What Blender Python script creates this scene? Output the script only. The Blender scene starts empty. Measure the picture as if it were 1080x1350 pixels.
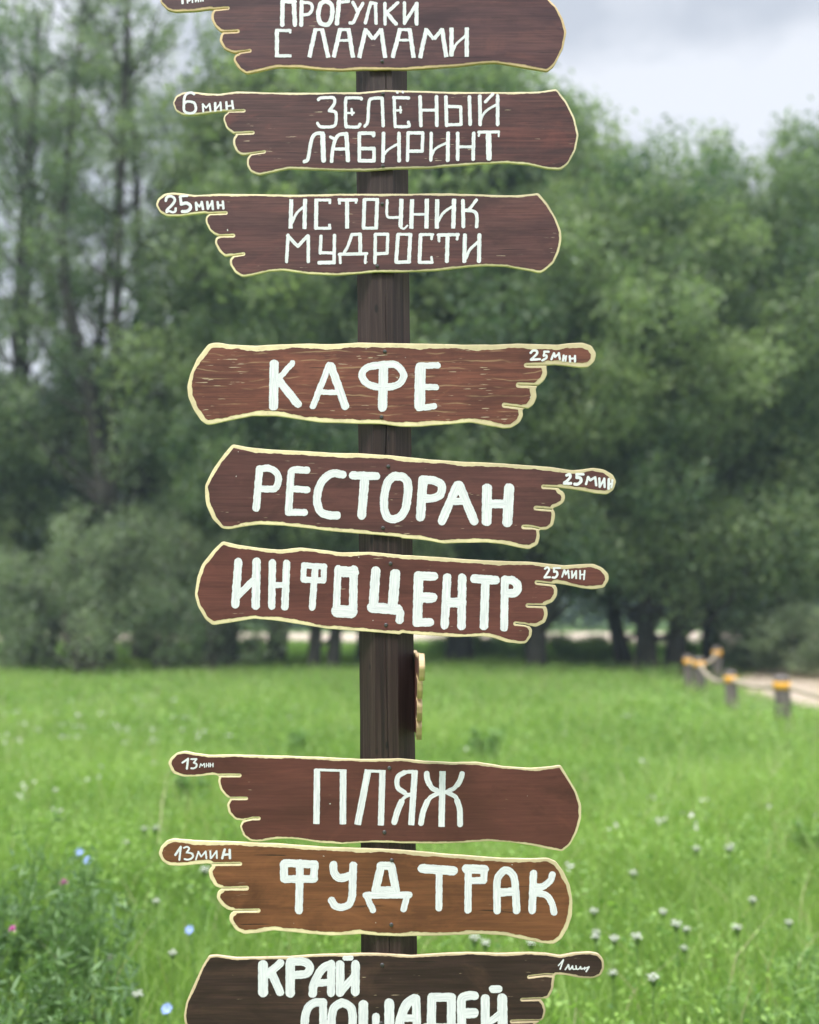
import bpy, bmesh, math, random
import numpy as np
from mathutils import Vector

scene = bpy.context.scene
col = scene.collection
R = math.radians

# ------------------------------------------------------------------ camera
CAM_H = 1.6
FPX = 1200.0                      # focal length in pixels of the 1080 x 1350 photograph
PITCH = math.atan(125.0 / FPX)
cam_d = bpy.data.cameras.new("camera")
cam = bpy.data.objects.new("camera", cam_d)
col.objects.link(cam)
cam.location = (0, 0, CAM_H)
cam.rotation_euler = (R(90) + PITCH, 0, 0)
cam_d.sensor_fit = 'VERTICAL'
cam_d.sensor_height = 36
cam_d.sensor_width = 36
cam_d.lens = 36 * FPX / 1350
cam_d.clip_start = 0.05
cam_d.clip_end = 900
cam_d.dof.use_dof = True
cam_d.dof.focus_distance = 1.72
cam_d.dof.aperture_fstop = 1.85
scene.camera = cam

# ------------------------------------------------------------------ sky and sun
SUN_EL, SUN_AZ = R(58), R(215)     # azimuth clockwise from +Y
world = bpy.data.worlds.new("World")
scene.world = world
world.use_nodes = True
wn, wl = world.node_tree.nodes, world.node_tree.links
wn.clear()
wo = wn.new('ShaderNodeOutputWorld')
sky = wn.new('ShaderNodeTexSky')
sky.sky_type = 'NISHITA'
sky.sun_disc = False
sky.sun_elevation = SUN_EL
sky.sun_rotation = SUN_AZ
bg = wn.new('ShaderNodeBackground')
bg.inputs['Strength'].default_value = 0.05
wl.new(sky.outputs[0], bg.inputs['Color'])
tc = wn.new('ShaderNodeTexCoord')
mp = wn.new('ShaderNodeMapping')
mp.inputs['Scale'].default_value = (1.0, 1.0, 1.9)
mp.inputs['Location'].default_value = (0.35, 0.2, 0.1)
wl.new(tc.outputs['Generated'], mp.inputs['Vector'])
n1 = wn.new('ShaderNodeTexNoise')
n1.inputs['Scale'].default_value = 3.2
n1.inputs['Detail'].default_value = 7
n1.inputs['Roughness'].default_value = 0.52
wl.new(mp.outputs[0], n1.inputs['Vector'])
cov = wn.new('ShaderNodeMapRange')           # cloud cover
cov.inputs['From Min'].default_value = 0.12
cov.inputs['From Max'].default_value = 0.42
wl.new(n1.outputs['Fac'], cov.inputs['Value'])
n2 = wn.new('ShaderNodeTexNoise')
n2.inputs['Scale'].default_value = 4.5
n2.inputs['Detail'].default_value = 6
mp2 = wn.new('ShaderNodeMapping')
mp2.inputs['Scale'].default_value = (1.0, 1.0, 2.2)
mp2.inputs['Location'].default_value = (4.1, 1.3, 7.2)
wl.new(tc.outputs['Generated'], mp2.inputs['Vector'])
wl.new(mp2.outputs[0], n2.inputs['Vector'])
rmp = wn.new('ShaderNodeValToRGB')           # cloud tone: grey bellies to white tops
rmp.color_ramp.elements[0].position = 0.40
rmp.color_ramp.elements[0].color = (0.335, 0.362, 0.415, 1)
rmp.color_ramp.elements[1].position = 0.58
rmp.color_ramp.elements[1].color = (0.48, 0.50, 0.545, 1)
wl.new(n2.outputs['Fac'], rmp.inputs['Fac'])
sep = wn.new('ShaderNodeSeparateXYZ')
wl.new(tc.outputs['Generated'], sep.inputs[0])
zr = wn.new('ShaderNodeMapRange')            # an overcast sky is about three times as bright overhead
zr.inputs['From Min'].default_value = 0.60
zr.inputs['From Max'].default_value = 1.0
zr.inputs['To Min'].default_value = 0.95
zr.inputs['To Max'].default_value = 7.5
wl.new(sep.outputs['Z'], zr.inputs['Value'])
bg2 = wn.new('ShaderNodeBackground')
wl.new(rmp.outputs['Color'], bg2.inputs['Color'])
wl.new(zr.outputs[0], bg2.inputs['Strength'])
mx = wn.new('ShaderNodeMixShader')
wl.new(cov.outputs[0], mx.inputs['Fac'])
wl.new(bg.outputs[0], mx.inputs[1])
wl.new(bg2.outputs[0], mx.inputs[2])
wl.new(mx.outputs[0], wo.inputs['Surface'])

sun_d = bpy.data.lights.new("sun", 'SUN')
sun_d.energy = 1.5
sun_d.angle = R(12)
sun_d.color = (1.0, 0.95, 0.86)
sun = bpy.data.objects.new("sun", sun_d)
col.objects.link(sun)
sd = Vector((math.sin(SUN_AZ) * math.cos(SUN_EL), math.cos(SUN_AZ) * math.cos(SUN_EL), math.sin(SUN_EL)))
sun.rotation_euler = sd.to_track_quat('Z', 'Y').to_euler()
sun.location = (0, 0, 30)

scene.view_settings.view_transform = 'Standard'
scene.view_settings.look = 'None'
scene.view_settings.gamma = 1
scene.view_settings.exposure = 0.95
scene.render.resolution_x = 819
scene.render.resolution_y = 1024


# ------------------------------------------------------------------ helpers
def ray(px, py):
    u = (px - 540.0) / FPX
    v = (675.0 - py) / FPX
    c, s = math.cos(PITCH), math.sin(PITCH)
    return u, c - v * s, s + v * c


def on_plane(px, py, Y):
    """photo pixel -> point on the upright plane y = Y"""
    x, y, z = ray(px, py)
    t = Y / y
    return x * t, Y, CAM_H + z * t


def on_ground(px, py, z=0.0):
    x, y, zz = ray(px, py)
    t = (z - CAM_H) / zz
    return x * t, y * t, z


def tag(o, label=None, cat=None, group=None, kind=None):
    if label: o['label'] = label
    if cat: o['category'] = cat
    if group: o['group'] = group
    if kind: o['kind'] = kind
    return o


def empty(name, loc=(0, 0, 0)):
    o = bpy.data.objects.new(name, None)
    o.empty_display_size = 0.2
    col.objects.link(o)
    o.location = loc
    return o


def mesh_obj(name, verts, faces, mat, parent=None, loc=None, smooth=False, attrs=None):
    me = bpy.data.meshes.new(name)
    me.from_pydata([tuple(v) for v in verts], [], [tuple(f) for f in faces])
    me.materials.append(mat)
    if smooth:
        me.polygons.foreach_set('use_smooth', [True] * len(me.polygons))
    if attrs:
        for an, (typ, data) in attrs.items():
            a = me.attributes.new(an, typ, 'POINT')
            a.data.foreach_set('vector' if typ == 'FLOAT_VECTOR' else 'value', np.asarray(data, dtype=np.float32).ravel())
    me.update()
    o = bpy.data.objects.new(name, me)
    col.objects.link(o)
    if parent: o.parent = parent
    if loc: o.location = loc
    return o


def np_mesh(name, V, loops, starts, totals, mat, tone=None):
    """fast mesh from numpy arrays"""
    me = bpy.data.meshes.new(name)
    me.vertices.add(len(V))
    me.vertices.foreach_set('co', V.astype(np.float32).ravel())
    me.loops.add(len(loops))
    me.loops.foreach_set('vertex_index', loops.astype(np.int32))
    me.polygons.add(len(starts))
    me.polygons.foreach_set('loop_start', starts.astype(np.int32))
    try:
        me.polygons.foreach_set('loop_total', totals.astype(np.int32))
    except Exception:
        pass
    me.update(calc_edges=True)
    me.materials.append(mat)
    if tone is not None:
        a = me.attributes.new('tone', 'FLOAT', 'POINT')
        a.data.foreach_set('value', tone.astype(np.float32))
    return me


def quads_mesh(name, Q, mat, tone=None):
    """Q: (n,4,3)"""
    n = len(Q)
    return np_mesh(name, Q.reshape(-1, 3), np.arange(n * 4), np.arange(n) * 4, np.full(n, 4), mat,
                   None if tone is None else np.repeat(tone, 4))


def link_mesh(name, me, parent=None):
    o = bpy.data.objects.new(name, me)
    col.objects.link(o)
    if parent: o.parent = parent
    return o


class Tubes:
    def __init__(self):
        self.v, self.f = [], []

    def add(self, pts, radii, n=7, cap=True):
        pts = [Vector(p) for p in pts]
        base = len(self.v)
        for i, p in enumerate(pts):
            a = pts[max(i - 1, 0)]
            b = pts[min(i + 1, len(pts) - 1)]
            t = (b - a).normalized()
            ref = Vector((1, 0, 0)) if abs(t.x) < 0.8 else Vector((0, 1, 0))
            x = t.cross(ref).normalized()
            y = t.cross(x)
            for k in range(n):
                an = 2 * math.pi * k / n
                self.v.append(tuple(p + (x * math.cos(an) + y * math.sin(an)) * radii[i]))
        for i in range(len(pts) - 1):
            for k in range(n):
                a = base + i * n + k
                b = base + i * n + (k + 1) % n
                self.f.append((a, b, b + n, a + n))
        if cap:
            self.f.append(tuple(base + k for k in range(n))[::-1])
            self.f.append(tuple(base + (len(pts) - 1) * n + k for k in range(n)))

    def build(self, name, mat, parent=None, smooth=True):
        return mesh_obj(name, self.v, self.f, mat, parent, smooth=smooth)


# ------------------------------------------------------------------ materials
def new_mat(name):
    m = bpy.data.materials.new(name)
    m.use_nodes = True
    nt = m.node_tree
    b = nt.nodes['Principled BSDF']
    return m, nt.nodes, nt.links, b


def node(ns, t, **kw):
    n = ns.new(t)
    for k, v in kw.items():
        if k in n.inputs:
            n.inputs[k].default_value = v
        else:
            setattr(n, k, v)
    return n


def mixc(ns, ls, fac, a, b, blend='MIX'):
    n = ns.new('ShaderNodeMix')
    n.data_type = 'RGBA'
    n.blend_type = blend
    for sock, val in ((n.inputs[0], fac), (n.inputs[6], a), (n.inputs[7], b)):
        if hasattr(val, 'is_output') or hasattr(val, 'links'):
            ls.new(val, sock)
        elif isinstance(val, (int, float)):
            sock.default_value = val
        else:
            sock.default_value = (*val, 1) if len(val) == 3 else val
    return n.outputs[2]


def noise(ns, ls, vec, scale, detail=4, rough=0.5, mscale=None, loc=(0, 0, 0), dist=0):
    if mscale is not None:
        mp_ = ns.new('ShaderNodeMapping')
        mp_.inputs['Scale'].default_value = mscale
        mp_.inputs['Location'].default_value = loc
        ls.new(vec, mp_.inputs['Vector'])
        vec = mp_.outputs[0]
    n = node(ns, 'ShaderNodeTexNoise', Scale=scale, Detail=detail, Roughness=rough, Distortion=dist)
    ls.new(vec, n.inputs['Vector'])
    return n.outputs['Fac']


def ramp(ns, ls, fac, p0, p1, c0=(0, 0, 0), c1=(1, 1, 1)):
    r = ns.new('ShaderNodeValToRGB')
    r.color_ramp.elements[0].position = p0
    r.color_ramp.elements[1].position = p1
    r.color_ramp.elements[0].color = (*c0, 1)
    r.color_ramp.elements[1].color = (*c1, 1)
    ls.new(fac, r.inputs['Fac'])
    return r.outputs['Color']


def paint_material(name, c_dark, c_mid, c_light, wear, seed, grain=1.0, rough=0.42, burl=0.0):
    """thin brown stain on plywood: grain lines, cloudy brushing, small scratches showing pale wood"""
    m, ns, ls, b = new_mat(name)
    t = ns.new('ShaderNodeTexCoord').outputs['Object']
    L = (seed * 3.7, seed * 1.3, seed * 2.1)
    g = noise(ns, ls, t, 1.0, 6, 0.62, (10, 1, 300), L, 0.15)
    g2 = noise(ns, ls, t, 1.0, 5, 0.55, (3.0, 1, 46), L, 0.5)
    cl = noise(ns, ls, t, 1.0, 4, 0.5, (7, 1, 22), (L[1], L[0], L[2]))
    c = mixc(ns, ls, ramp(ns, ls, cl, 0.32, 0.68), c_dark, c_mid)
    c = mixc(ns, ls, ramp(ns, ls, g2, 0.46, 0.78, (0, 0, 0), (0.75 * grain,) * 3), c, c_light)
    c = mixc(ns, ls, ramp(ns, ls, g, 0.40, 0.60, (0.6 * grain,) * 3, (0, 0, 0)), c, tuple(x * 0.45 for x in c_dark))
    st = noise(ns, ls, t, 1.0, 5, 0.65, (5.5, 1, 13), (L[2], L[1], L[0]), 1.2)         # old stains and thin coats
    c = mixc(ns, ls, ramp(ns, ls, st, 0.52, 0.68, (0, 0, 0), (0.6,) * 3), c, tuple(x * 0.5 for x in c_dark))
    c = mixc(ns, ls, ramp(ns, ls, st, 0.30, 0.44, (0.45,) * 3, (0, 0, 0)), c, tuple(x * 1.15 for x in c_light))
    ck = noise(ns, ls, t, 1.0, 3, 0.5, (4.5, 1, 170), (L[1] + 9, L[0], L[2]))          # hairline checks along the grain
    c = mixc(ns, ls, ramp(ns, ls, ck, 0.70, 0.72, (0, 0, 0), (0.85,) * 3), c, (0.012, 0.009, 0.008))
    if burl > 0:                                   # contour lines of rotary cut veneer
        wv = node(ns, 'ShaderNodeTexWave', Scale=1.0, Distortion=6.5, Detail=3.0)
        wv.inputs['Detail Scale'].default_value = 0.7
        wv.wave_type = 'BANDS'; wv.bands_direction = 'Z'
        mq = ns.new('ShaderNodeMapping'); mq.inputs['Scale'].default_value = (11, 1, 19)
        ls.new(t, mq.inputs['Vector']); ls.new(mq.outputs[0], wv.inputs['Vector'])
        br = noise(ns, ls, t, 1.0, 3, 0.5, (16, 1, 40), L)
        k = mixc(ns, ls, 1.0, ramp(ns, ls, wv.outputs['Fac'], 0.90, 0.99, (0, 0, 0), (burl * 0.6,) * 3),
                 ramp(ns, ls, br, 0.46, 0.62), 'MULTIPLY')
        c = mixc(ns, ls, k, c, (0.42, 0.27, 0.15))
    sc = noise(ns, ls, t, 1.0, 2, 0.5, (30, 1, 330), (L[2], L[1], L[0]))
    sc2 = noise(ns, ls, t, 1.0, 1, 0.5, (9, 1, 12), (L[1], L[2], L[0]))
    w = mixc(ns, ls, 1.0, ramp(ns, ls, sc, 0.735 - wear * 0.06, 0.765 - wear * 0.06), ramp(ns, ls, sc2, 0.48, 0.58), 'MULTIPLY')
    c = mixc(ns, ls, w, c, (0.45, 0.34, 0.24))
    dn = noise(ns, ls, t, 1.0, 2, 0.5, (70, 1, 70), (L[0], L[2], L[1]))
    c = mixc(ns, ls, ramp(ns, ls, dn, 0.785, 0.80), c, (0.6, 0.58, 0.54))
    ls.new(c, b.inputs['Base Color'])
    b.inputs['Specular IOR Level'].default_value = 0.3
    rr = ns.new('ShaderNodeMapRange'); rr.inputs['To Min'].default_value = rough - 0.1; rr.inputs['To Max'].default_value = rough + 0.2
    ls.new(cl, rr.inputs['Value']); ls.new(rr.outputs[0], b.inputs['Roughness'])
    bp = node(ns, 'ShaderNodeBump', Strength=0.22, Distance=0.0006)
    ls.new(g, bp.inputs['Height']); ls.new(bp.outputs[0], b.inputs['Normal'])
    return m


def ply_material(name, c, seed):
    m, ns, ls, b = new_mat(name)
    t = ns.new('ShaderNodeTexCoord').outputs['Object']
    a = noise(ns, ls, t, 1, 5, 0.6, (30, 1, 30), (seed, seed, seed))
    lay = noise(ns, ls, t, 1, 1, 0.4, (2, 420, 2), (seed, 0, 0))
    cc = mixc(ns, ls, ramp(ns, ls, a, 0.3, 0.7), tuple(x * 0.78 for x in c), tuple(min(x * 1.12, 0.9) for x in c))
    cc = mixc(ns, ls, ramp(ns, ls, lay, 0.5, 0.6, (0, 0, 0), (0.55,) * 3), cc, tuple(x * 0.45 for x in c))
    dirt = noise(ns, ls, t, 1, 3, 0.6, (55, 1, 90), (0, seed, 0))
    cc = mixc(ns, ls, ramp(ns, ls, dirt, 0.60, 0.75, (0, 0, 0), (0.5,) * 3), cc, (0.22, 0.14, 0.08))
    ls.new(cc, b.inputs['Base Color'])
    b.inputs['Roughness'].default_value = 0.62
    return m


def white_material():
    m, ns, ls, b = new_mat('white_brushed_paint')
    at = ns.new('ShaderNodeAttribute'); at.attribute_name = 'suv'
    s = noise(ns, ls, at.outputs['Vector'], 1.0, 4, 0.6, (0.95, 0.035, 9.0))
    s2 = noise(ns, ls, at.outputs['Vector'], 1.0, 3, 0.5, (0.25, 0.07, 5.0), (5, 5, 5))
    c = mixc(ns, ls, ramp(ns, ls, s, 0.40, 0.62), (0.80, 0.78, 0.81), (0.60, 0.595, 0.635))
    c = mixc(ns, ls, ramp(ns, ls, s2, 0.62, 0.82, (0, 0, 0), (0.6,) * 3), c, (0.42, 0.42, 0.45))
    ls.new(c, b.inputs['Base Color'])
    b.inputs['Roughness'].default_value = 0.55
    bp = node(ns, 'ShaderNodeBump', Strength=0.2, Distance=0.0004)
    ls.new(s, bp.inputs['Height']); ls.new(bp.outputs[0], b.inputs['Normal'])
    return m


def leaf_material(name, dark, light, trans=0.35, rough=0.5):
    m, ns, ls, b = new_mat(name)
    at = ns.new('ShaderNodeAttribute'); at.attribute_name = 'tone'
    c = mixc(ns, ls, at.outputs['Fac'], dark, light)
    ls.new(c, b.inputs['Base Color'])
    b.inputs['Roughness'].default_value = rough
    tr = ns.new('ShaderNodeBsdfTranslucent')
    c2 = mixc(ns, ls, 1.0, c, (1.1, 1.25, 0.7), 'MULTIPLY')
    ls.new(c2, tr.inputs['Color'])
    mx_ = ns.new('ShaderNodeMixShader'); mx_.inputs[0].default_value = trans
    ls.new(b.outputs[0], mx_.inputs[1]); ls.new(tr.outputs[0], mx_.inputs[2])
    out = [n for n in ns if n.type == 'OUTPUT_MATERIAL'][0]
    ls.new(mx_.outputs[0], out.inputs['Surface'])
    return m


def simple(name, c, rough=0.6, var=0.3, scale=30, metal=0.0, ms=(1, 1, 1)):
    m, ns, ls, b = new_mat(name)
    t = ns.new('ShaderNodeTexCoord').outputs['Object']
    a = noise(ns, ls, t, scale, 5, 0.6, ms)
    cc = mixc(ns, ls, ramp(ns, ls, a, 0.3, 0.7), tuple(x * (1 - var) for x in c), tuple(min(x * (1 + var), 1) for x in c))
    ls.new(cc, b.inputs['Base Color'])
    b.inputs['Roughness'].default_value = rough
    b.inputs['Metallic'].default_value = metal
    return m


WHITE = white_material()
SCREW = simple('dark_screw_metal', (0.085, 0.08, 0.08), 0.45, 0.3, 300, 0.5)
BARK = simple('dark_bark', (0.045, 0.04, 0.032), 0.9, 0.5, 6, ms=(3, 3, 0.6))
BARK2 = simple('grey_brown_bark', (0.075, 0.065, 0.055), 0.9, 0.5, 6, ms=(3, 3, 0.6))


# ------------------------------------------------------------------ the signs: marching squares over hand traced outlines
REG = {'px': (0, 0, 1),
       'A1': (200, 0, 3.6), 'A2': (480, 0, 3.6), 'A3': (200, 230, 3.6), 'A4': (480, 230, 3.6),
       'A5': (240, 440, 3.6), 'A6': (530, 440, 3.6), 'A7': (250, 640, 3.6), 'A8': (530, 640, 3.6),
       'B1': (200, 970, 3.6), 'B2': (490, 970, 3.6), 'B3': (200, 1110, 3.6), 'B4': (500, 1110, 3.6),
       'R7': (640, 590, 9), 'R8': (640, 1240, 6),
       't1': (350, 0, 3.6), 't2': (390, 110, 3.6), 't3': (360, 250, 3.6), 't4': (340, 460, 3.6),
       't5': (320, 600, 5.4), 't6': (500, 600, 5.4), 't7': (290, 725, 5.4), 't8': (490, 725, 5.4),
       'u1': (400, 1000, 4.5), 'u2': (360, 1120, 5.4), 'u3': (550, 1120, 5.4), 'u4': (330, 1250, 5.4), 'u5': (500, 1270, 5.4),
       's1': (205, 0, 10.8), 's2': (220, 110, 10.8), 's3': (205, 250, 10.8), 's4': (690, 450, 10.8), 's5': (730, 610, 10.8),
       's6': (705, 735, 10.8), 's7': (220, 985, 10.8), 's8': (215, 1100, 10.8), 's9': (720, 1250, 10.8)}


def pts(tagname, s):
    x0, y0, k = REG[tagname]
    return [(x0 + float(a.split(',')[0]) / k, y0 + float(a.split(',')[1]) / k) for a in s.split()]


def outline(*segs):
    out = []
    for i in range(0, len(segs), 2):
        out += pts(segs[i], segs[i + 1])
    # one round of corner cutting
    res = []
    n = len(out)
    for i in range(n):
        a, b = out[i], out[(i + 1) % n]
        k = min(0.22, 1.6 / (math.hypot(b[0] - a[0], b[1] - a[1]) + 1e-6))
        res.append((a[0] * (1 - k) + b[0] * k, a[1] * (1 - k) + b[1] * k))
        res.append((a[0] * k + b[0] * (1 - k), a[1] * k + b[1] * (1 - k)))
    return np.array(res)


def catmull(p, m=7):
    p = [np.array(a) for a in p]
    q = [2 * p[0] - p[1]] + p + [2 * p[-1] - p[-2]]
    out = []
    for i in range(1, len(q) - 2):
        for k in range(m):
            t = k / m
            a, b, c, d = q[i - 1], q[i], q[i + 1], q[i + 2]
            out.append(0.5 * ((2 * b) + (c - a) * t + (2 * a - 5 * b + 4 * c - d) * t * t + (3 * b - a - 3 * c + d) * t ** 3))
    out.append(p[-1])
    return out


def poly_sdf(poly, X, Y):
    d = np.full(X.shape, 1e9)
    ins = np.zeros(X.shape, bool)
    n = len(poly)
    for i in range(n):
        ax, ay = poly[i]
        bx, by = poly[(i + 1) % n]
        ex, ey = bx - ax, by - ay
        l2 = ex * ex + ey * ey + 1e-12
        t = np.clip(((X - ax) * ex + (Y - ay) * ey) / l2, 0, 1)
        d = np.minimum(d, (X - ax - t * ex) ** 2 + (Y - ay - t * ey) ** 2)
        if ay != by:
            c = ((ay > Y) != (by > Y)) & (X < ex * (Y - ay) / (by - ay) + ax)
            ins ^= c
    d = np.sqrt(d)
    return np.where(ins, -d, d)


def seg_dist(a, b, X, Y):
    ex, ey = b[0] - a[0], b[1] - a[1]
    l2 = ex * ex + ey * ey + 1e-12
    t = np.clip(((X - a[0]) * ex + (Y - a[1]) * ey) / l2, 0, 1)
    return np.hypot(X - a[0] - t * ex, Y - a[1] - t * ey), t


def wob(X, Y, s, seed):
    return (np.sin(X * s + seed) + np.sin(Y * s * 1.13 + seed * 2.3) + np.sin((X + Y) * s * 0.71 + seed * 1.7)
            + 0.7 * np.sin((X - 0.6 * Y) * s * 1.9 + seed * 3.1)) / 3.7


def ms(F, x0, y0, h):
    """cells of the region F < 0 -> list of 2D points and faces"""
    inside = F < 0
    ny, nx = F.shape
    act = inside[:-1, :-1] | inside[1:, :-1] | inside[:-1, 1:] | inside[1:, 1:]
    vid = {}
    P, faces = [], []

    def corner(i, j):
        k = (i, j)
        if k not in vid:
            vid[k] = len(P)
            P.append((x0 + j * h, y0 + i * h))
        return vid[k]

    def cross(i, j, i2, j2):
        k = (i, j, i2, j2) if (i, j) < (i2, j2) else (i2, j2, i, j)
        if k not in vid:
            a, b = F[k[0], k[1]], F[k[2], k[3]]
            t = min(max(a / (a - b), 0.02), 0.98)
            vid[k] = len(P)
            P.append((x0 + (k[1] + (k[3] - k[1]) * t) * h, y0 + (k[0] + (k[2] - k[0]) * t) * h))
        return vid[k]

    for i, j in zip(*np.nonzero(act)):
        i = int(i); j = int(j)
        cs = ((i, j), (i, j + 1), (i + 1, j + 1), (i + 1, j))
        f = []
        for k in range(4):
            a, b = cs[k], cs[(k + 1) % 4]
            if inside[a]: f.append(corner(*a))
            if inside[a] != inside[b]: f.append(cross(*a, *b))
        if len(f) >= 3: faces.append(tuple(f))
    return np.array(P), faces


def boundary(faces):
    cnt = {}
    for f in faces:
        for k in range(len(f)):
            a, b = f[k], f[(k + 1) % len(f)]
            if (b, a) in cnt:
                cnt[(b, a)] = 0
            else:
                cnt[(a, b)] = 1
    return [e for e, c in cnt.items() if c == 1]


def fill(P3, edges, faces_backup):
    """flat fill of a closed contour; returns verts and tris"""
    ids = sorted({i for e in edges for i in e})
    mp_ = {i: k for k, i in enumerate(ids)}
    bm = bmesh.new()
    vs = [bm.verts.new(P3[i]) for i in ids]
    es = [bm.edges.new((vs[mp_[a]], vs[mp_[b]])) for a, b in edges]
    bmesh.ops.triangle_fill(bm, edges=es, use_beauty=False, use_dissolve=False)
    bm.verts.index_update()
    V = [v.co[:] for v in bm.verts]
    Fc = [tuple(v.index for v in f.verts) for f in bm.faces]
    bm.free()
    return V, Fc


YB = 1.71            # plane of the sign fronts
TH = 0.0050           # plywood thickness


def to3(P, Y):
    u = (P[:, 0] - 540) / FPX
    v = (675 - P[:, 1]) / FPX
    c, s = math.cos(PITCH), math.sin(PITCH)
    t = YB / (c - v * s)
    return np.stack([u * t, np.full(len(P), 0.0) + Y, CAM_H + (s + v * c) * t], 1)


def strokes_mesh(strokes, seed, h, rough, proud):
    """white brush strokes -> vertices, faces, streak coordinates"""
    allp = []
    prep = []
    for sid, (p, w, flat) in enumerate(strokes):
        prep.append((np.array(p), w, flat, sid))
        allp += [(a[0] - w, a[1] - w) for a in p] + [(a[0] + w, a[1] + w) for a in p]
    allp = np.array(allp)
    x0, y0 = allp.min(0) - 1
    x1, y1 = allp.max(0) + 1
    xs = np.arange(x0, x1 + h, h); ys = np.arange(y0, y1 + h, h)
    X, Y = np.meshgrid(xs, ys)
    F = np.full(X.shape, 9.0)
    S = np.zeros(X.shape + (3,))
    for p, w, flat, sid in prep:
        run = 0.0
        for k in range(len(p) - 1):
            a, b = p[k], p[k + 1]
            L = math.hypot(*(b - a))
            lo = np.minimum(a, b) - w; hi = np.maximum(a, b) + w
            j0 = max(int((lo[0] - x0) / h), 0); j1 = min(int((hi[0] - x0) / h) + 2, X.shape[1])
            i0 = max(int((lo[1] - y0) / h), 0); i1 = min(int((hi[1] - y0) / h) + 2, X.shape[0])
            xx, yy = X[i0:i1, j0:j1], Y[i0:i1, j0:j1]
            ux, uy = ((b - a) / max(L, 1e-6))
            al = (xx - a[0]) * ux + (yy - a[1]) * uy
            ac = -(xx - a[0]) * uy + (yy - a[1]) * ux
            if flat and len(p) == 2:
                r = 0.8
                qx = np.abs(al - L / 2) - L / 2 + r; qy = np.abs(ac) - w / 2 + r
                d = np.hypot(np.maximum(qx, 0), np.maximum(qy, 0)) + np.minimum(np.maximum(qx, qy), 0) - r
            else:
                d, _ = seg_dist(a, b, xx, yy)
                d = d - w / 2
            d = d + rough * wob(xx, yy, 0.55, seed + sid) * min(1.0, w / 5) + rough * 0.5 * wob(xx, yy, 1.7, seed + sid * 2)
            sub = F[i0:i1, j0:j1]
            m = d < sub
            sub[m] = d[m]
            ss = S[i0:i1, j0:j1]
            ss[m, 0] = ac[m]; ss[m, 1] = (run + al)[m]; ss[m, 2] = sid + seed
            run += L
    P, faces = ms(F, x0, y0, h)
    jj = np.clip(((P[:, 0] - x0) / h).round().astype(int), 0, X.shape[1] - 1)
    ii = np.clip(((P[:, 1] - y0) / h).round().astype(int), 0, X.shape[0] - 1)
    return to3(P, -proud), faces, S[ii, jj]


def parse_strokes(tagname, rows, flat=False):
    out = []
    k = REG[tagname][2]
    for w, s in rows:
        for one in s.split(';'):
            one = one.strip()
            ww = w
            if one.startswith('*'):
                a, one = one.split(' ', 1); ww = float(a[1:])
            curve = one.startswith('~')
            p = pts(tagname, one.lstrip('~'))
            if curve and len(p) > 2: p = catmull(p)
            out.append((p, ww / k * 1.06, flat and not curve))
    return out


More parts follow.
